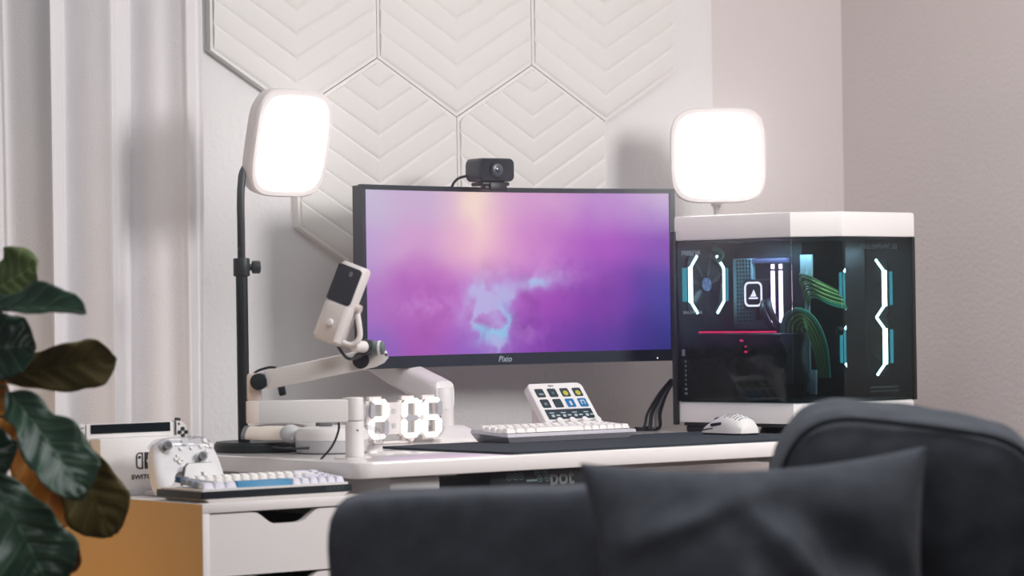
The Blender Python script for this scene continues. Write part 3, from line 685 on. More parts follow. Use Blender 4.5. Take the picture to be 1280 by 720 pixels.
B().box((c+W/2, -c+.0015, .2285), (W-.004, .003, .331)).out('front_glass', TINT, pc)
B().box((c+W-.004, -c+.002, .2285), (.010, .007, .335), .001).out('glass_edge', DARK, pc)
# motherboard tray
tray = B().box((.185, .215, .229), (.006, .19, .325)).out('motherboard_tray', VOID, pc)
board = B().box((.176, .20, .265), (.004, .17, .20)).out('motherboard', mat('circuit_board', (22, 26, 40), .5), pc)
hsk = B().box((.168, .264, .290), (.014, .052, .136), .002).out('finned_heatsink', mat('heatsink_teal', (140, 172, 184), .5), pc)
fins = B()
for i in range(17):
    for j in range(5): fins.box((.1606, .243+j*.0085, .227+i*.0079), (.001, .005, .005))
fins = fins.out('heatsink_slots', VOID, hsk, False); fins['kind'] = 'stuff'
B().box((.168, .205, .352), (.012, .12, .010), .002).out('memory_cooler_bar', mat('violet_metal', (96, 92, 130), .5), pc)
B().box((.168, .225, .219), (.012, .13, .018), .002).out('board_shroud', mat('blue_grey_metal', (74, 92, 116), .5), pc)
pump = B().box((.158, .217, .283), (.034, .062, .062), .006).out('cooler_pump', BLACK, pc)
PF = frame((.1405, .217, .283), (0, -1, 0), (0, 0, 1), (-1, 0, 0))
B(PF).ring(rrect(.048, .052, .012, 5), rrect(.040, .044, .0085, 5), 0, .001).out('light_ring', PUMPL, pump, False)
sail = B(PF).prism([(-.012, -.010), (.012, -.010), (.012, -.0068), (-.012, -.0068)], 0, .001)
sail.prism([(-.008, -.005), (-.001, -.005), (-.0012, .006), (-.003, .001)], 0, .001).prism([(0, -.005), (.008, -.005), (.0055, .001), (.001, .010)], 0, .001)
sail.out('sail_emblem', PUMPL, pump, False)
for sgn in (0, 1): B().tube([(.15, .195-sgn*.012, .27), (.12, .175-sgn*.02, .25), (.13, .16-sgn*.02, .215), (.165, .15-sgn*.02, .20)], .0065, 10).out('coolant_hose', BLACK, pc)
for y in (.1655, .1445):
    st = B().box((.158, y, .284), (.03, .006, .124), .001).out('memory_stick', BLACK, pc)
    B().box((.1425, y, .277), (.003, .0095, .108), .001).box((.1425, y, .3395), (.003, .0085, .010), .001, None).out('light_bar', RAML, st, False)
# graphics card with three fans
gpu = B().box((.085, .176, .150), (.09, .225, .104), .004).out('graphics_card', mat('card_black', (16, 22, 26), .4), pc)
B().box((.0385, .176, .2055), (.004, .206, .0035)).out('red_light_line', REDL, gpu, False)
for y in (.2675, .17, .085):
    fn = B().cyl((.0398, y, .153), (.0375, y, .153), .042, n=36).out('card_fan', VOID, gpu)
    for k in range(9):
        a = k*2*math.pi/9
        B(frame((.0365, y, .153), (0, -1, 0), (0, 0, 1), (-1, 0, 0)) @ Matrix.Rotation(a, 4, 'Z')).loft([[(.011, -.004, 0), (.011, .004, .003), (.011, .0045, .0036), (.011, -.0035, .0006)], [(.039, .002, 0), (.039, .016, .003), (.039, .0165, .0036), (.039, .0025, .0006)]]).out('blade', DARK, fn)
    B().cyl((.0372, y, .153), (.032, y, .153), .0125, .0115, 24, .001).out('hub', mat('hub_dark', (48, 54, 58), .2, metal=.5), fn)
for y, z in ((.162, .188), (.153, .176), (.151, .165)): B().box((.035, y, z), (.002, .009, .0035), .001).out('red_light_slot', REDL, gpu, False)
# case fans
def case_fan(M_, left_dim):
    f_ = B(M_).ring(rrect(.12, .12, .012, 4), [(x, y) for x, y in [(.056*math.cos(R(22.5+k*15)), .056*math.sin(R(22.5+k*15))) for k in range(24)]], -.02, 0).out('case_fan', DARK, pc)
    B(M_).box((0, 0, -.02), (.118, .118, .002)).out('fan_grille', VOID, f_)
    for k in range(7):
        B(M_ @ at(0, 0, -.010) @ Matrix.Rotation(k*2*math.pi/7, 4, 'Z')).loft([[(.016, -.006, 0), (.016, .006, .006), (.016, .007, .007), (.016, -.005, .001)], [(.054, .0, 0), (.054, .026, .006), (.054, .027, .007), (.054, .001, .001)]]).out('blade', mat('blade_dark', (18, 30, 34), .35), f_)
    B(M_).cyl((0, 0, -.012), (0, 0, -.001), .017, n=28, bev=.001).out('hub', mat('fan_hub', (30, 38, 46), .25, metal=.4), f_)
    for sx in (-1, 1):
        m_ = FANCY if (left_dim and sx < 0) else FANLED
        wv = .0105 if (sx > 0) == bool(left_dim) else .004
        B(M_).box((sx*.053, 0, .001), (wv, .074, .003)).out('light_strip', m_, f_, False)
        for sy in (-1, 1):
            d_ = V((-sx*.021, sy*.024, 0)); p0 = V((sx*.052, sy*.036, .001))
            B(M_ @ frame(p0+d_/2, d_.normalized(), V((0, 0, 1)).cross(d_.normalized()), (0, 0, 1))).box((0, 0, 0), (d_.length, .0045, .003)).out('light_strip', FANLED, f_, False)
        B(M_).box((sx*.066, 0, -.004), (.005 if left_dim else .010, .070, .006), .001).out('side_light', FANCY, f_, False)
    return f_
rf = case_fan(at(.0855, L-.012, .3045) @ FRONT, 0)
for z in (.291, .171):
    case_fan(frame((c+W-.012, .0485, z), (0, -1, 0), (0, 0, 1), (-1, 0, 0)), 1)
RX = at(.0855, L-.012, .3045) @ FRONT
for k, m_ in enumerate((mat('hub_foil_violet', (176, 168, 214), .3), mat('hub_foil_blue', (104, 130, 160), .3))*4):
    a0, a1 = k*math.pi/4, (k+1)*math.pi/4
    B(RX).prism([(0, 0)]+[(.0145*math.cos(a0+(a1-a0)*i/4), .0145*math.sin(a0+(a1-a0)*i/4)) for i in range(5)], -.001, .0003).out('hub_sticker', m_, rf, False)
# white tray edge, cables
B().box((.163, .0905, .218), (.006, .010, .276), .001).box((.163, .078, .10), (.006, .016, .05), .001).box((.163, .092, .34), (.006, .03, .045), .001).out('tray_edge', mat('pale_steel', (150, 172, 180), .4), pc)
B().box((.21, .0, .24), (.008, .05, .30), .001, Matrix.Rotation(0, 4, 'Z')).out('inner_divider', DARK, pc)
GREEND = mat('dark_sleeved_cable', (58, 92, 54), .6)
for i in range(10):
    u = i/9; k = .0052*i
    off = V((-.002+.012*u, -.018*u, .0))
    B().tube([V((.175, .105, .278-k*.8))+off*.2, V((.135, .088, .316-k))+off, V((.118, .058, .320-k))+off, V((.130, .026, .304-k))+off, V((.160, .010, .288-k*.8))+off], .0022, 7, 5).out('upper_cable', GREENT if i > 7 else (GREEN if i % 2 else GREEND), pc)
for i in range(10):
    r_ = .0056*i
    B().tube([V((.12+.0016*i, .128-.005*i, .202+.0004*i)), V((.115+.001*i, .112-.004*i, .238-r_*.55)), V((.115, .074-.0016*i, .252-r_*.72)), V((.125, .040+.0022*i, .230-r_*.62)), V((.135, .020+.0034*i, .178-r_*.3)), V((.150, .024+.003*i, .110))], .0022, 7, 5).out('lower_cable', GREENT if i < 2 else (GREEN if i % 2 else GREEND), pc)
B().cyl((.155, .008, .205), (.165, .004, .205), .009, n=14).out('grommet', BLACK, pc)
B().tube([(.02, .225, .378), (.03, .215, .372), (.035, .212, .362), (.03, .218, .352)], .006, 8).out('cable_end', GREENT, pc)
def case_fill(name, p, tgt, sx_, sy_, power, col):
    o = area(name, p, tgt, sx_, power, col, sy_); M0 = o.matrix_basis.copy(); o.parent = pc; o.location = p; return o
case_fill('added_case_front_fill', (.10, -.02, .388), (.13, .05, .25), .05, .05, .45, (.8, 1, .92))  # added fill that brightens the cables behind the corner glass
case_fill('added_case_top_fill', (.14, .12, .388), (.14, .121, 0), .05, .22, 1.1, (.66, .86, 1))  # added fill that brightens the dark case interior
# printed characters on the glass
PR = mat('pale_glass_print', (150, 165, 172), .6); PRD = mat('dim_glass_print', (62, 78, 82), .6)
def glyphs(M_, n, w_, h_, m_, seed):
    rnd = random.Random(seed); b = B(M_)
    for i in range(n):
        x = (i+.5)*w_/n-w_/2; g_ = w_/n*.72
        b.box((x-g_*.35, 0, .0003), (g_*.22, h_*rnd.choice((1, .8, 1)), .0006))
        if rnd.random() < .8: b.box((x+g_*.3, rnd.uniform(-.15, .15)*h_, .0003), (g_*.22, h_*rnd.uniform(.5, .8), .0006))
        b.box((x, h_*rnd.choice((.42, 0, -.4)), .0003), (g_*.7, h_*.16, .0006))
    o = b.out('glass_print', m_, pc, False); o['kind'] = 'stuff'
SG = lambda y, z: frame((-.0002, y, z), (0, -1, 0), (0, 0, 1), (-1, 0, 0))
glyphs(SG(.265, .3695), 7, .052, .010, PR, 1); glyphs(SG(.262, .2475), 8, .052, .007, PR, 2)
FG = lambda x, z: at(x, -c-.0002, z) @ FRONT
glyphs(FG(.19, .376), 16, .125, .011, PRD, 3); glyphs(FG(.205, .090), 13, .095, .0045, PRD, 4); glyphs(FG(.205, .082), 13, .095, .003, PRD, 5)
lb = B(SG(.2895, .150)).box((0, .014, .0003), (.009, .014, .0006))
for i in range(8): lb.box((.006, -.004-i*.0095, .0003), (.003 if i < 6 else .007, .0042, .0006))
lb.out('glass_label', mat('grey_label', (96, 108, 114), .6), pc, False)

# cables behind the tower
cb = thing('cable_bundle', 'black cable bundle dropping behind the left side of the tower', 'cables', (4.262, 5.0, DZ))
for i, (dx_, m_) in enumerate(((0, BLACK), (.012, GREY), (.022, BLACK), (-.012, BLACK))):
    B().tube([(.02+dx_*.3, .03, .105), (-.01+dx_*.6, .03, .075), (-.045+dx_, .02, .036), (-.062+dx_*1.3, .01, .006), (-.066+dx_*1.4, .05, .004)], .0042 if i % 2 == 0 else .003).out('cable', m_, cb)

# ================================================================== DRAWER UNIT
X0, X1, Y0, Y1, CH = 2.727, 3.063, 4.402, 4.982, .70
dr = thing('drawer_unit', 'white drawer unit with scooped drawer pulls left of the desk', 'drawer unit', ((X0+X1)/2, (Y0+Y1)/2, 0))
wd, dp = X1-X0, Y1-Y0
B().box((0, 0, CH-.008), (wd, dp, .016), .0008).out('top_panel', CAB, dr)
for sx in (-1, 1): B().box((sx*(wd/2-.007), 0, (CH-.0165+.03)/2), (.014, dp, CH-.0165-.03), .0006).out('side_panel', CAB, dr)
warm_tint = mat('warm_light_side_tint', (196, 158, 92), .3)  # warm lamp light put into the colour of this side
gl_ = B().box((-wd/2-.0006, .001, (CH+.03)/2), (.0012, dp-.002, CH-.032)).out('warm_tint_sheet', warm_tint, dr, False); gl_['label'] = 'outer side face with warm lamp light painted in golden yellow'
B().box((0, dp/2-.004, .35), (wd-.03, .006, .62)).out('back_panel', CAB, dr)
B().box((0, 0, .045), (wd-.03, dp-.02, .03)).out('bottom_panel', CAB, dr)
B().box((0, .0, .015), (wd-.06, dp-.08, .03)).out('plinth', CAB, dr)
FWd = wd-.031
def drawer(z1, h_):
    hw = FWd/2; z0 = z1-h_
    cut = [(-.068, 0), (-.060, -.0012), (-.052, -.006), (-.036, -.0175), (-.028, -.0205), (-.02, -.0215), (.02, -.0215), (.028, -.0205), (.036, -.0175), (.052, -.006), (.060, -.0012), (.068, 0)]
    P = [(-hw, z0), (hw, z0), (hw, z1)] + [(x, z1+y) for x, y in cut[::-1]] + [(-hw, z1)]
    d_ = B().prism(P, dp/2-.017, dp/2-.002, FRONT).out('drawer', CAB, dr, False)
    bx = B()
    for s_ in (-1, 1): bx.box((s_*(hw-.01), .02, (z0+z1)/2-.006), (.01, dp-.09, h_-.03))
    bx.box((0, .02, z0+.01), (2*hw-.02, dp-.09, .008)).box((0, -dp/2+.055, z0+.035), (2*hw-.02, .006, .05)).out('drawer_box', VOID, d_, False)
z = CH-.0185
for h_ in (.1035, .1035, .1035, .155, .165): drawer(z, h_); z -= h_+.0032

# ================================================================== GAME CONSOLE DOCK
JC = mat('pale_controller_white', (232, 228, 226), .5)
dk = thing('game_console', 'white handheld console standing in its dock behind the gamepad', 'game console', (2.7935, 4.745, .7003)); dk.scale = (1.13, 1, 1)
B().box((0, -.02, .0505), (.146, .036, .101), .003).out('dock', WHITE, dk)
B().box((0, -.0372, .006), (.147, .003, .012), .001).out('dock_foot_strip', GREYW, dk)
B().box((0, .004, .072), (.160, .011, .106), .004).out('tablet_body', JC, dk)
B().box((.0, -.0021, .116), (.142, .001, .016)).out('tablet_screen', mat('dark_screen', (16, 26, 32), .15), dk)
for sx in (-1, 1):
    jc = B().loft([[(sx*(.0805+x), y, z) for x, z in ((0, .024), (.012, .024), (.019, .032), (.021, .045), (.021, .105), (.018, .118), (.010, .125), (0, .126))] for y in (-.004, .011)]).out('side_controller', JC, dk)
    B().box((sx*.0805, -.0036, .075), (.0012, .002, .100)).out('rail_gap', BLACK, jc)
    if sx < 0:
        B().cyl((-.0925, -.004, .103), (-.0925, -.012, .103), .0058, .0068, 20).out('thumbstick', BLACK, jc)
        B().box((-.086, -.0043, .119), (.005, .001, .0015)).out('minus_button', BLACK, jc)
        for q in ((-.0925, .085), (-.0925, .073), (-.0985, .079), (-.0865, .079)): B().cyl((q[0], -.004, q[1]), (q[0], -.0055, q[1]), .0024, n=12).out('button', BLACK, jc)
        B().tube([(-.094, .004, .126), (-.100, .004, .121), (-.1025, .004, .112)], .0035, 8).out('shoulder_button', BLACK, jc)
    else:
        for q, r_ in (((.0925, .111), .0036), ((.0985, .105), .0036), ((.0865, .105), .0036), ((.0925, .099), .0036), ((.0855, .120), .0018)): B().cyl((q[0], -.004, q[1]), (q[0], -.0055, q[1]), r_, n=14).out('button', BLACK, jc)
        B().cyl((.0925, -.004, .08), (.0925, -.012, .08), .0058, .0068, 20).out('thumbstick', BLACK, jc)
        B().tube([(.084, .004, .1285), (.092, .004, .127)], .003, 8).out('shoulder_button', BLACK, jc)
LG = at(.0035, -.0385, .060) @ FRONT
lo = B(LG).ring([(-.0012, -.0145), (-.0012, .0145), (-.008, .0145), (-.0120, .0125), (-.0140, .008), (-.0140, -.008), (-.0120, -.0125), (-.008, -.0145)], [(-.0036, -.0121), (-.0036, .0121), (-.008, .0121), (-.0105, .0108), (-.0116, .008), (-.0116, -.008), (-.0105, -.0108), (-.008, -.0121)], 0, .0005)
lo.prism([(.0012, -.0145), (.008, -.0145), (.0120, -.0125), (.0140, -.008), (.0140, .008), (.0120, .0125), (.008, .0145), (.0012, .0145)], 0, .0005).cyl((-.0076, .006, 0), (-.0076, .006, .0006), .0025, n=14)
lo.out('dock_emblem', INK, dk, False)
B(LG).cyl((.0076, -.001, .0004), (.0076, -.001, .0009), .0029, n=16).out('dock_emblem_dot', WHITE, dk, False)
text('SWITCH', .0112, INK, dk, FRONT @ at(.0035, .0315, .0385), bold=.0002, sx=1.05)

# ================================================================== GAMEPAD ON ITS STAND
gp = thing('gamepad', 'white gamepad with clear top leaning on its white charging stand', 'gamepad', (2.829, 4.612, .7003))
lean = R(66); FG2 = frame((0, -.012, .004), (1, 0, 0), (0, math.cos(lean), math.sin(lean)), (0, -math.sin(lean), math.cos(lean))) @ Matrix.Scale(.9, 4)
OUT = smooth2([(-.040, .113), (-.018, .111), (.018, .111), (.040, .113), (.062, .103), (.073, .078), (.078, .045), (.0775, .012), (.071, .002), (.058, .006), (.044, .03), (.02, .038), (-.02, .038), (-.044, .03), (-.058, .006), (-.071, .002), (-.0775, .012), (-.078, .045), (-.073, .078), (-.062, .103)], 3)
def sc_(P, k, cy=.06): return [(x*k, cy+(y-cy)*k) for x, y in P]
def gl(k, z): return [(x, y, z) for x, y in sc_(OUT, k)]
B(FG2).loft([gl(.80, -.022), gl(.95, -.016), gl(1, -.004), gl(.985, .006), gl(.93, .012), gl(.80, .016)]).out('shell', mat('gamepad_white', (224, 222, 224), .4), gp)
B(FG2).prism(smooth2([(-.054, .084), (-.03, .092), (.03, .092), (.054, .084), (.058, .10), (.036, .112), (-.036, .112), (-.058, .10)], 3), .010, .0185, None, .002).out('clear_faceplate', ACRYL, gp)
for sx, y in ((-1, .091), (1, .066)):
    x = sx*(.045 if sx < 0 else .026)
    B(FG2).cyl((x, y, .012), (x, y, .018), .013, .012, 28).out('stick_collar', GREYW, gp)
    sk = B(FG2).cyl((x, y, .016), (x, y, .027), .005, n=18).cyl((x, y, .026), (x, y, .031), .0085, .0092, 24, .001).out('thumbstick', GREY, gp)
    B(FG2).cyl((x, y, .0311), (x, y, .0313), .006, n=20).out('stick_cup', DGREY, sk)
B(FG2).box((-.022, .066, .017), (.020, .0068, .005), .001).box((-.022, .066, .017), (.0068, .020, .005), .001).out('direction_pad', WHITE, gp)
for dx_, dy_ in ((0, .011), (0, -.011), (.011, 0), (-.011, 0)): B(FG2).cyl((.046+dx_, .091+dy_, .013), (.046+dx_, .091+dy_, .019), .0052, n=16, bev=.001).out('face_button', WHITE, gp)
for x in (-.012, .012): B(FG2).cyl((x, .088, .014), (x, .088, .0195), .0035, n=14).out('menu_button', WHITE, gp)
B(FG2).cyl((0, .100, .013), (0, .100, .019), .0072, n=20, bev=.001).out('guide_button', GREYW, gp)
for sx in (-1, 1): B(FG2).tube([(sx*.03, .112, -.004), (sx*.05, .110, -.005), (sx*.064, .099, -.006)], .006, 10).out('bumper', ACRYL, gp)
gs = thing('gamepad_stand', 'white charging stand with dark edge line holding the gamepad', 'stand', (2.829, 4.612, .7003))
ST = [(-.048, .004), (.048, .004), (.030, .054), (.023, .060), (-.023, .060), (-.030, .054)]
B(frame((.012, -.038, .0), (1, 0, 0), (0, .30, .954), (0, -.954, .30))).prism(ST, -.006, .002, None, .001).out('front_plate', mat('stand_white', (228, 226, 226), .4), gs)
B(frame((.012, -.0375, .0), (1, 0, 0), (0, .30, .954), (0, -.954, .30))).ring([(x*1.035, y*1.02) for x, y in ST], [(x*1.008, y*1.003) for x, y in ST], -.006, -.001).out('edge_line', DGREY, gs)
B().box((.01, .03, .004), (.1, .10, .008), .002).out('foot', WHITE, gs)
em = B(frame((.012, -.0385, .0), (1, 0, 0), (0, .30, .954), (0, -.954, .30)))
for a in (35, -35): em.box((0, .040, .0024), (.0016, .009, .0006), 0, at(0, .040, 0) @ Matrix.Rotation(R(a), 4, 'Z') @ at(0, -.040, 0))
em.box((0, .029, .0024), (.012, .0016, .0006)).out('stand_emblem', GREY, gs, False)

# ================================================================== SOFA
SXR = V((.793, -.609, 0)); ang = -TH
def superbox(sx, sy, sz, e=5, n=22, wr=.004, seed=0, ws=9):
    t = bmesh.new(); bmesh.ops.create_cube(t, size=2); bmesh.ops.subdivide_edges(t, edges=t.edges[:], cuts=n, use_grid_fill=True)
    for v in t.verts:
        p = v.co; k = 1/((abs(p.x)**e+abs(p.y)**e+abs(p.z)**e)**(1/e)); q = p*k
        q = V((q.x*sx/2, q.y*sy/2, q.z*sz/2)); d = p.normalized()
        q += d*wr*(noise.noise(V((q.x*ws, q.y*ws, q.z*ws+seed)))+.5*noise.noise(V((q.x*ws*2.6, q.y*ws*2.6, q.z*ws*2.6+seed))))
        v.co = q
    return t
sofa = thing('sofa', 'charcoal fabric sofa in the foreground, backrest low at its left', 'sofa', (2.603, 3.048, 0), ang)
# local x along the sofa, local y away from the camera
B().add(superbox(1.5, .72, .18, 9, 12, .002), at(.28, -.22, .18)).out('seat_base', SOFA, sofa)
B().add(superbox(1.42, .62, .14, 6, 16, .006, 3), at(.30, -.27, .333)).out('seat_cushion', SOFA, sofa)
B().add(superbox(.50, .16, .62, 14, 28, .005, 5, 7), at(-.198, .095, .470) @ Matrix.Rotation(R(-1.5), 4, 'Y')).out('backrest', SOFA, sofa)
B().box((.0, .285, .40), (.86, .05, .56), .015).out('back_frame', SOFA, sofa)
for x in (-.4, .95):
    for y in (-.5, .05): B().cyl((x, y, 0), (x, y, .105), .018, .024, 14).out('leg', WOOD, sofa)
# boxed back cushion at the right
bc = thing('back_cushion', 'large boxed charcoal back cushion with piping on the sofa right side', 'cushion', (2.603, 3.048, 0), ang)
BT = at(.286, .12, .652) @ Matrix.Rotation(R(8), 4, 'Y') @ Matrix.Rotation(R(8), 4, 'X')
b = B().add(superbox(.36, .20, .45, 4.6, 30, .006, 9, 10), BT); b.out('cover', SOFA, bc)
pts = []
for i in range(40):
    a = 2*math.pi*i/40; ex = 4.6; cx_, cz_ = math.cos(a), math.sin(a)
    pts.append(BT @ V((.1745*math.copysign(abs(cx_)**(2/ex), cx_), -.077, .219*math.copysign(abs(cz_)**(2/ex), cz_))))
B().tube(pts, .0036, 8, 2, True).out('piping', SOFAD, bc)
# throw pillow
def pillow(w_, h_, th, n=72):
    t = bmesh.new(); g = {}
    for s_ in (1, -1):
        for i in range(n+1):
            for j in range(n+1):
                u, v = 2*i/n-1, 2*j/n-1
                if s_ < 0 and (i in (0, n) or j in (0, n)): g[s_, i, j] = g[1, i, j]; continue
                pin = .10
                x = w_/2*u*(1-pin*(1-v*v)*abs(u)); z = h_/2*v*(1-pin*(1-u*u)*abs(v))
                f_ = ((1-u**4)*(1-v**4))**.55
                y = th/2*f_
                fold = 0
                if s_ > 0:
                    for ang_, u0, v0, wd2, am in ((-62, .28, .1, .11, .026), (-48, .55, .0, .11, .024), (-75, .02, -.1, .12, .020), (-35, .78, -.1, .11, .018), (20, -.55, .55, .10, .012), (-30, -.5, -.3, .12, .012)):
                        ca_, sa_ = math.cos(R(ang_)), math.sin(R(ang_)); du, dv = u-u0, v-v0
                        al, ac = du*ca_+dv*sa_, -du*sa_+dv*ca_ + .10*noise.noise(V((u*2.2, v*2.2, ang_)))
                        fold += am*(math.exp(-(ac/wd2)**2)-.7*math.exp(-((ac-.2)/(wd2*1.3))**2))*math.exp(-(al/.55)**2)*f_
                    fold += .010*noise.noise(V((u*2.6, v*2.6, 4)))*f_
                g[s_, i, j] = t.verts.new((x, -s_*y-fold, z))
        for i in range(n):
            for j in range(n):
                q = [g[s_, i, j], g[s_, i+1, j], g[s_, i+1, j+1], g[s_, i, j+1]]
                t.faces.new(q if s_ > 0 else q[::-1])
    return t
tp = B().add(pillow(.44, .42, .15)).out('throw_pillow', SOFA)
tp.location = (2.603, 3.048, 0); tp.rotation_euler = (0, 0, ang)
tp.data.transform(at(.100, -.098, .622) @ Matrix.Rotation(R(-2), 4, 'Y') @ Matrix.Rotation(R(-13), 4, 'X'))
tag(tp, 'charcoal throw pillow with creased folds leaning in the middle of the sofa', 'pillow')

# ================================================================== SIDE SHELF (right edge)
ss = thing('side_shelf', 'brown wooden side unit with pale drawer at the right edge', 'shelf', (4.86, 4.24, 0))
B().box((0, 0, .598), (.28, .44, .105), .004).out('top_board', WOOD, ss)
for x in (-.13, .13): B().box((x, 0, .224), (.02, .42, .446), .002).out('side_board', WOOD, ss)
for z in (.43, .18): B().box((0, 0, z), (.24, .42, .03), .002).out('shelf_board', WOOD, ss)
dw = B().box((-.003, 0, .496), (.276, .43, .092), .003).out('drawer', WHITEM, ss)
B().cyl((0, -.21, .495), (0, -.225, .495), .012, n=16).out('knob', WOOD, dw)

# ================================================================== FIDDLE LEAF FIG
def leafmat(name, col, vein, trans, rough=.38):
    M_ = bpy.data.materials.new(name); M_.use_nodes = True; nt = M_.node_tree; p = nt.nodes['Principled BSDF']; L_ = nt.links.new; N = nt.nodes.new
    p.inputs['Roughness'].default_value = rough
    uv = N('ShaderNodeUVMap'); uv.uv_map = 'uv'; sp = N('ShaderNodeSeparateXYZ'); L_(uv.outputs[0], sp.inputs[0])
    def mth(op, a, b=None):
        n = N('ShaderNodeMath'); n.operation = op
        for k, q in enumerate((a, b)):
            if q is None: continue
            if isinstance(q, (int, float)): n.inputs[k].default_value = q
            else: L_(q, n.inputs[k])
        return n.outputs[0]
    s_ = mth('ABSOLUTE', mth('SUBTRACT', sp.outputs[1], .5))
    a = mth('FRACT', mth('MULTIPLY', mth('SUBTRACT', sp.outputs[0], mth('MULTIPLY', s_, .42)), 6.5))
    v1 = mth('LESS_THAN', mth('ABSOLUTE', mth('SUBTRACT', a, .5)), .035); v2 = mth('LESS_THAN', s_, .012)
    vv = mth('MAXIMUM', v1, v2)
    mx_ = N('ShaderNodeMix'); mx_.data_type = 'RGBA'; mx_.inputs[6].default_value = lin(col); mx_.inputs[7].default_value = lin(vein); L_(vv, mx_.inputs[0])
    ns = N('ShaderNodeTexNoise'); ns.inputs['Scale'].default_value = 25; m2 = N('ShaderNodeMix'); m2.data_type = 'RGBA'; m2.blend_type = 'MULTIPLY'; m2.inputs[0].default_value = .2
    L_(mx_.outputs[2], m2.inputs[6]); L_(ns.outputs['Color'], m2.inputs[7]); L_(m2.outputs[2], p.inputs['Base Color'])
    if trans:
        tr = N('ShaderNodeBsdfTranslucent'); L_(m2.outputs[2], tr.inputs[0]); ms_ = N('ShaderNodeMixShader'); ms_.inputs[0].default_value = trans
        o = nt.nodes['Material Output']; L_(p.outputs[0], ms_.inputs[1]); L_(tr.outputs[0], ms_.inputs[2]); L_(ms_.outputs[0], o.inputs[0])
    return M_
LD = leafmat('leaf_dark_green', (42, 70, 55), (86, 116, 92), .1, .3)
LO = leafmat('leaf_olive', (104, 92, 44), (132, 118, 66), .35, .5)
LL = leafmat('leaf_light_green', (112, 132, 78), (158, 170, 116), .3, .5)
LG = leafmat('leaf_warm_backlit', (196, 128, 34), (214, 160, 70), .45, .5)  # warm light from behind put into the leaf colour
LB = leafmat('leaf_brown', (134, 90, 36), (160, 116, 60), .4, .55)
fig = thing('fiddle_leaf_fig', 'large potted fiddle leaf fig with glossy leaves at the left edge', 'plant', (2.09, 4.31, 0))
LP = ((0, .04), (.06, .30), (.2, .58), (.35, .68), (.5, .84), (.66, 1), (.8, .98), (.9, .80), (.97, .46), (1, .08))
def lerp(T_, x):
    for (a, p), (b_, q) in zip(T_, T_[1:]):
        if x <= b_: return p+(q-p)*(x-a)/(b_-a)
    return T_[-1][1]
def leaf(a, b_, wd_, hint, m_, curl=.0, fold=.12, seed=0, bend=0):
    a, b_ = V(a)-V(fig.location), V(b_)-V(fig.location); ax = (b_-a); Ln = ax.length; ax.normalize()
    n = V(hint); n = (n-ax*n.dot(ax)).normalized(); sd_ = n.cross(ax); NU, NV = 40, 14
    me = bpy.data.meshes.new('leaf'); vs, fs, uvs = [], [], []
    for i in range(NU+1):
        t_ = i/NU
        wp = (.30*math.sin(math.pi*min(t_*1.9, 1))**1 if t_ < .26 else 0)
        prof = lerp(LP, t_)
        prof *= 1+.06*math.sin(t_*19+seed)
        for j in range(NV+1):
            s_ = 2*j/NV-1
            w_ = wd_/2*prof*s_
            h_ = fold*wd_*abs(s_)**1.5*prof + .085*wd_*math.sin(t_*15+seed+2*s_)*abs(s_)**2 + .022*wd_*math.sin((t_-.25*abs(s_))*41)*(1-.5*abs(s_)) - curl*Ln*(t_-.5)**2*2 + bend*s_*wd_
            p = a+ax*Ln*t_+sd_*w_+n*h_; vs.append(p); uvs.append((t_, j/NV))
    for i in range(NU):
        for j in range(NV):
            k = i*(NV+1)+j; fs.append((k, k+1, k+NV+2, k+NV+1))
    me.from_pydata(vs, [], fs); ul = me.uv_layers.new(name='uv')
    for lp_ in me.loops: ul.data[lp_.index].uv = uvs[lp_.vertex_index]
    me.materials.append(m_)
    for p_ in me.polygons: p_.use_smooth = True
    o = link('leaf', me, fig); o.modifiers.new('s', 'SOLIDIFY').thickness = .0012; return o
CD = V((-.609, -.793, 0))          # towards the camera
UPV = V((0, 0, 1)); RT = V((.793, -.609, 0))
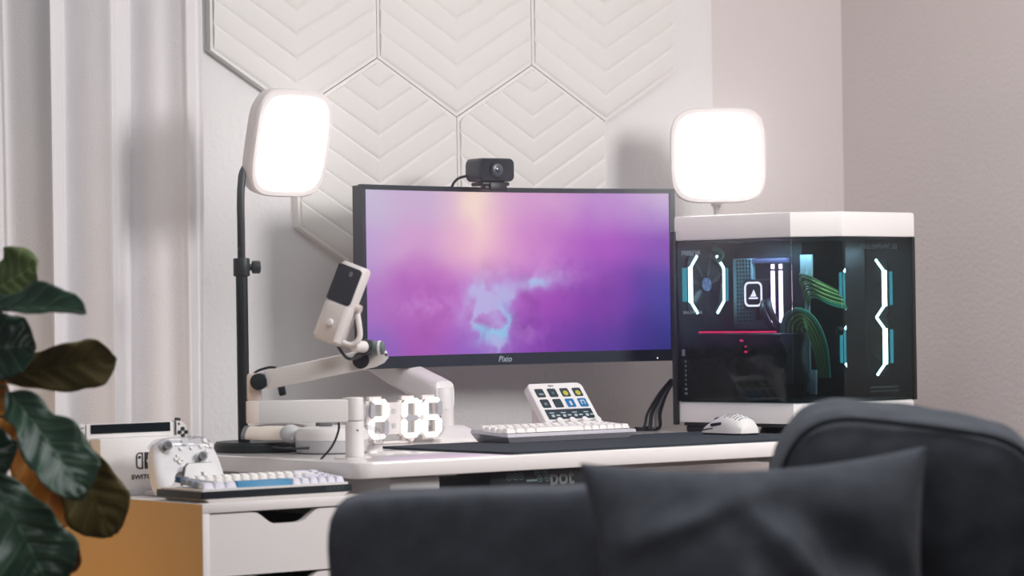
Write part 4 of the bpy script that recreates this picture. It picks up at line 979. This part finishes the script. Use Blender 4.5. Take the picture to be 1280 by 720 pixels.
leaves = [
 ((2.229, 4.221, 1.041), (2.272, 4.122, 1.092), 0.089, CD+.2*UPV, LL, .0, .06, 1),
 ((2.152, 4.166, 1.018), (2.238, 3.936, 1.031), 0.062, UPV*.8+CD*.75, LD, .15, .34, 2),
 ((2.242, 4.213, 0.925), (2.375, 4.077, 0.947), 0.080, CD-.3*UPV, LO, .12, .10, 3),
 ((2.184, 4.06, 0.912), (2.221, 3.902, 0.764), 0.096, CD+.35*UPV+.25*RT, LD, .12, .14, 4),
 ((2.314, 4.158, 0.859), (2.372, 4.082, 0.685), 0.101, CD-.1*UPV, LO, .05, .06, 5),
 ((2.104, 3.959, 0.792), (2.158, 3.886, 0.626), 0.122, CD+.45*UPV, LD, .15, .14, 6),
 ((2.244, 4.098, 0.725), (2.292, 4.062, 0.635), 0.059, CD, LB, .1, .2, 7),
 ((2.265, 4.228, 0.893), (2.341, 4.138, 0.7), 0.116, CD+.1*RT, LG, .0, .08, 8),
 ((2.124, 4.139, 0.964), (2.218, 4.034, 0.972), 0.099, CD+.2*UPV, LD, .05, .12, 9),
 ((2.111, 4.116, 0.871), (2.167, 4.042, 0.778), 0.107, CD, LD, .05, .1, 10),
 ((2.138, 4.194, 0.916), (2.225, 4.127, 0.891), 0.071, CD, LG, .05, .1, 17),
 ((2.224, 4.356, 1.073), (2.324, 4.361, 1.135), 0.074, CD+UPV, LD, .1, .12, 11),
 ((2.062, 4.073, 0.781), (2.058, 3.996, 0.626), 0.127, CD+UPV*.3, LD, .1, .12, 12),
 ((2.125, 4.269, 0.988), (2.048, 4.328, 0.929), 0.120, CD+UPV, LD, .1, .12, 13),
 ((2.065, 4.152, 0.872), (1.924, 4.097, 0.787), 0.117, CD+UPV, LD, .1, .12, 14),
 ((2.213, 4.282, 1.132), (2.215, 4.361, 1.27), 0.110, CD+RT*-.6, LD, .1, .12, 15),
]
TR = [V((2.09, 4.31, .38)), V((2.10, 4.30, .60)), V((2.13, 4.305, .86)), V((2.135, 4.30, 1.0)), V((2.14, 4.29, 1.10))]
for q in leaves:
    leaf(*q)
    a = V(q[0]); tp_ = min(crm(TR, 10), key=lambda p: (p-a).length+max(0, p.z-a.z)*.6)
    B().tube([tp_-V(fig.location), (a+tp_)/2-V(fig.location)+V((0, 0, .006)), a-V(fig.location)], .003, 7, 3).out('leaf_stalk', LO, fig)
B().tube([p-V(fig.location) for p in TR], lambda k: .018-.011*k, 10, 4).out('trunk', BARK, fig)
B().lathe([(.12, 0), (.135, .01), (.165, .36), (.175, .38), (.175, .40), (.16, .40), (.157, .37), (.001, .368)], 36).out('pot', POT, fig)
B().lathe([(.156, .365), (.156, .38), (.001, .386)], 30).out('soil', SOIL, fig)
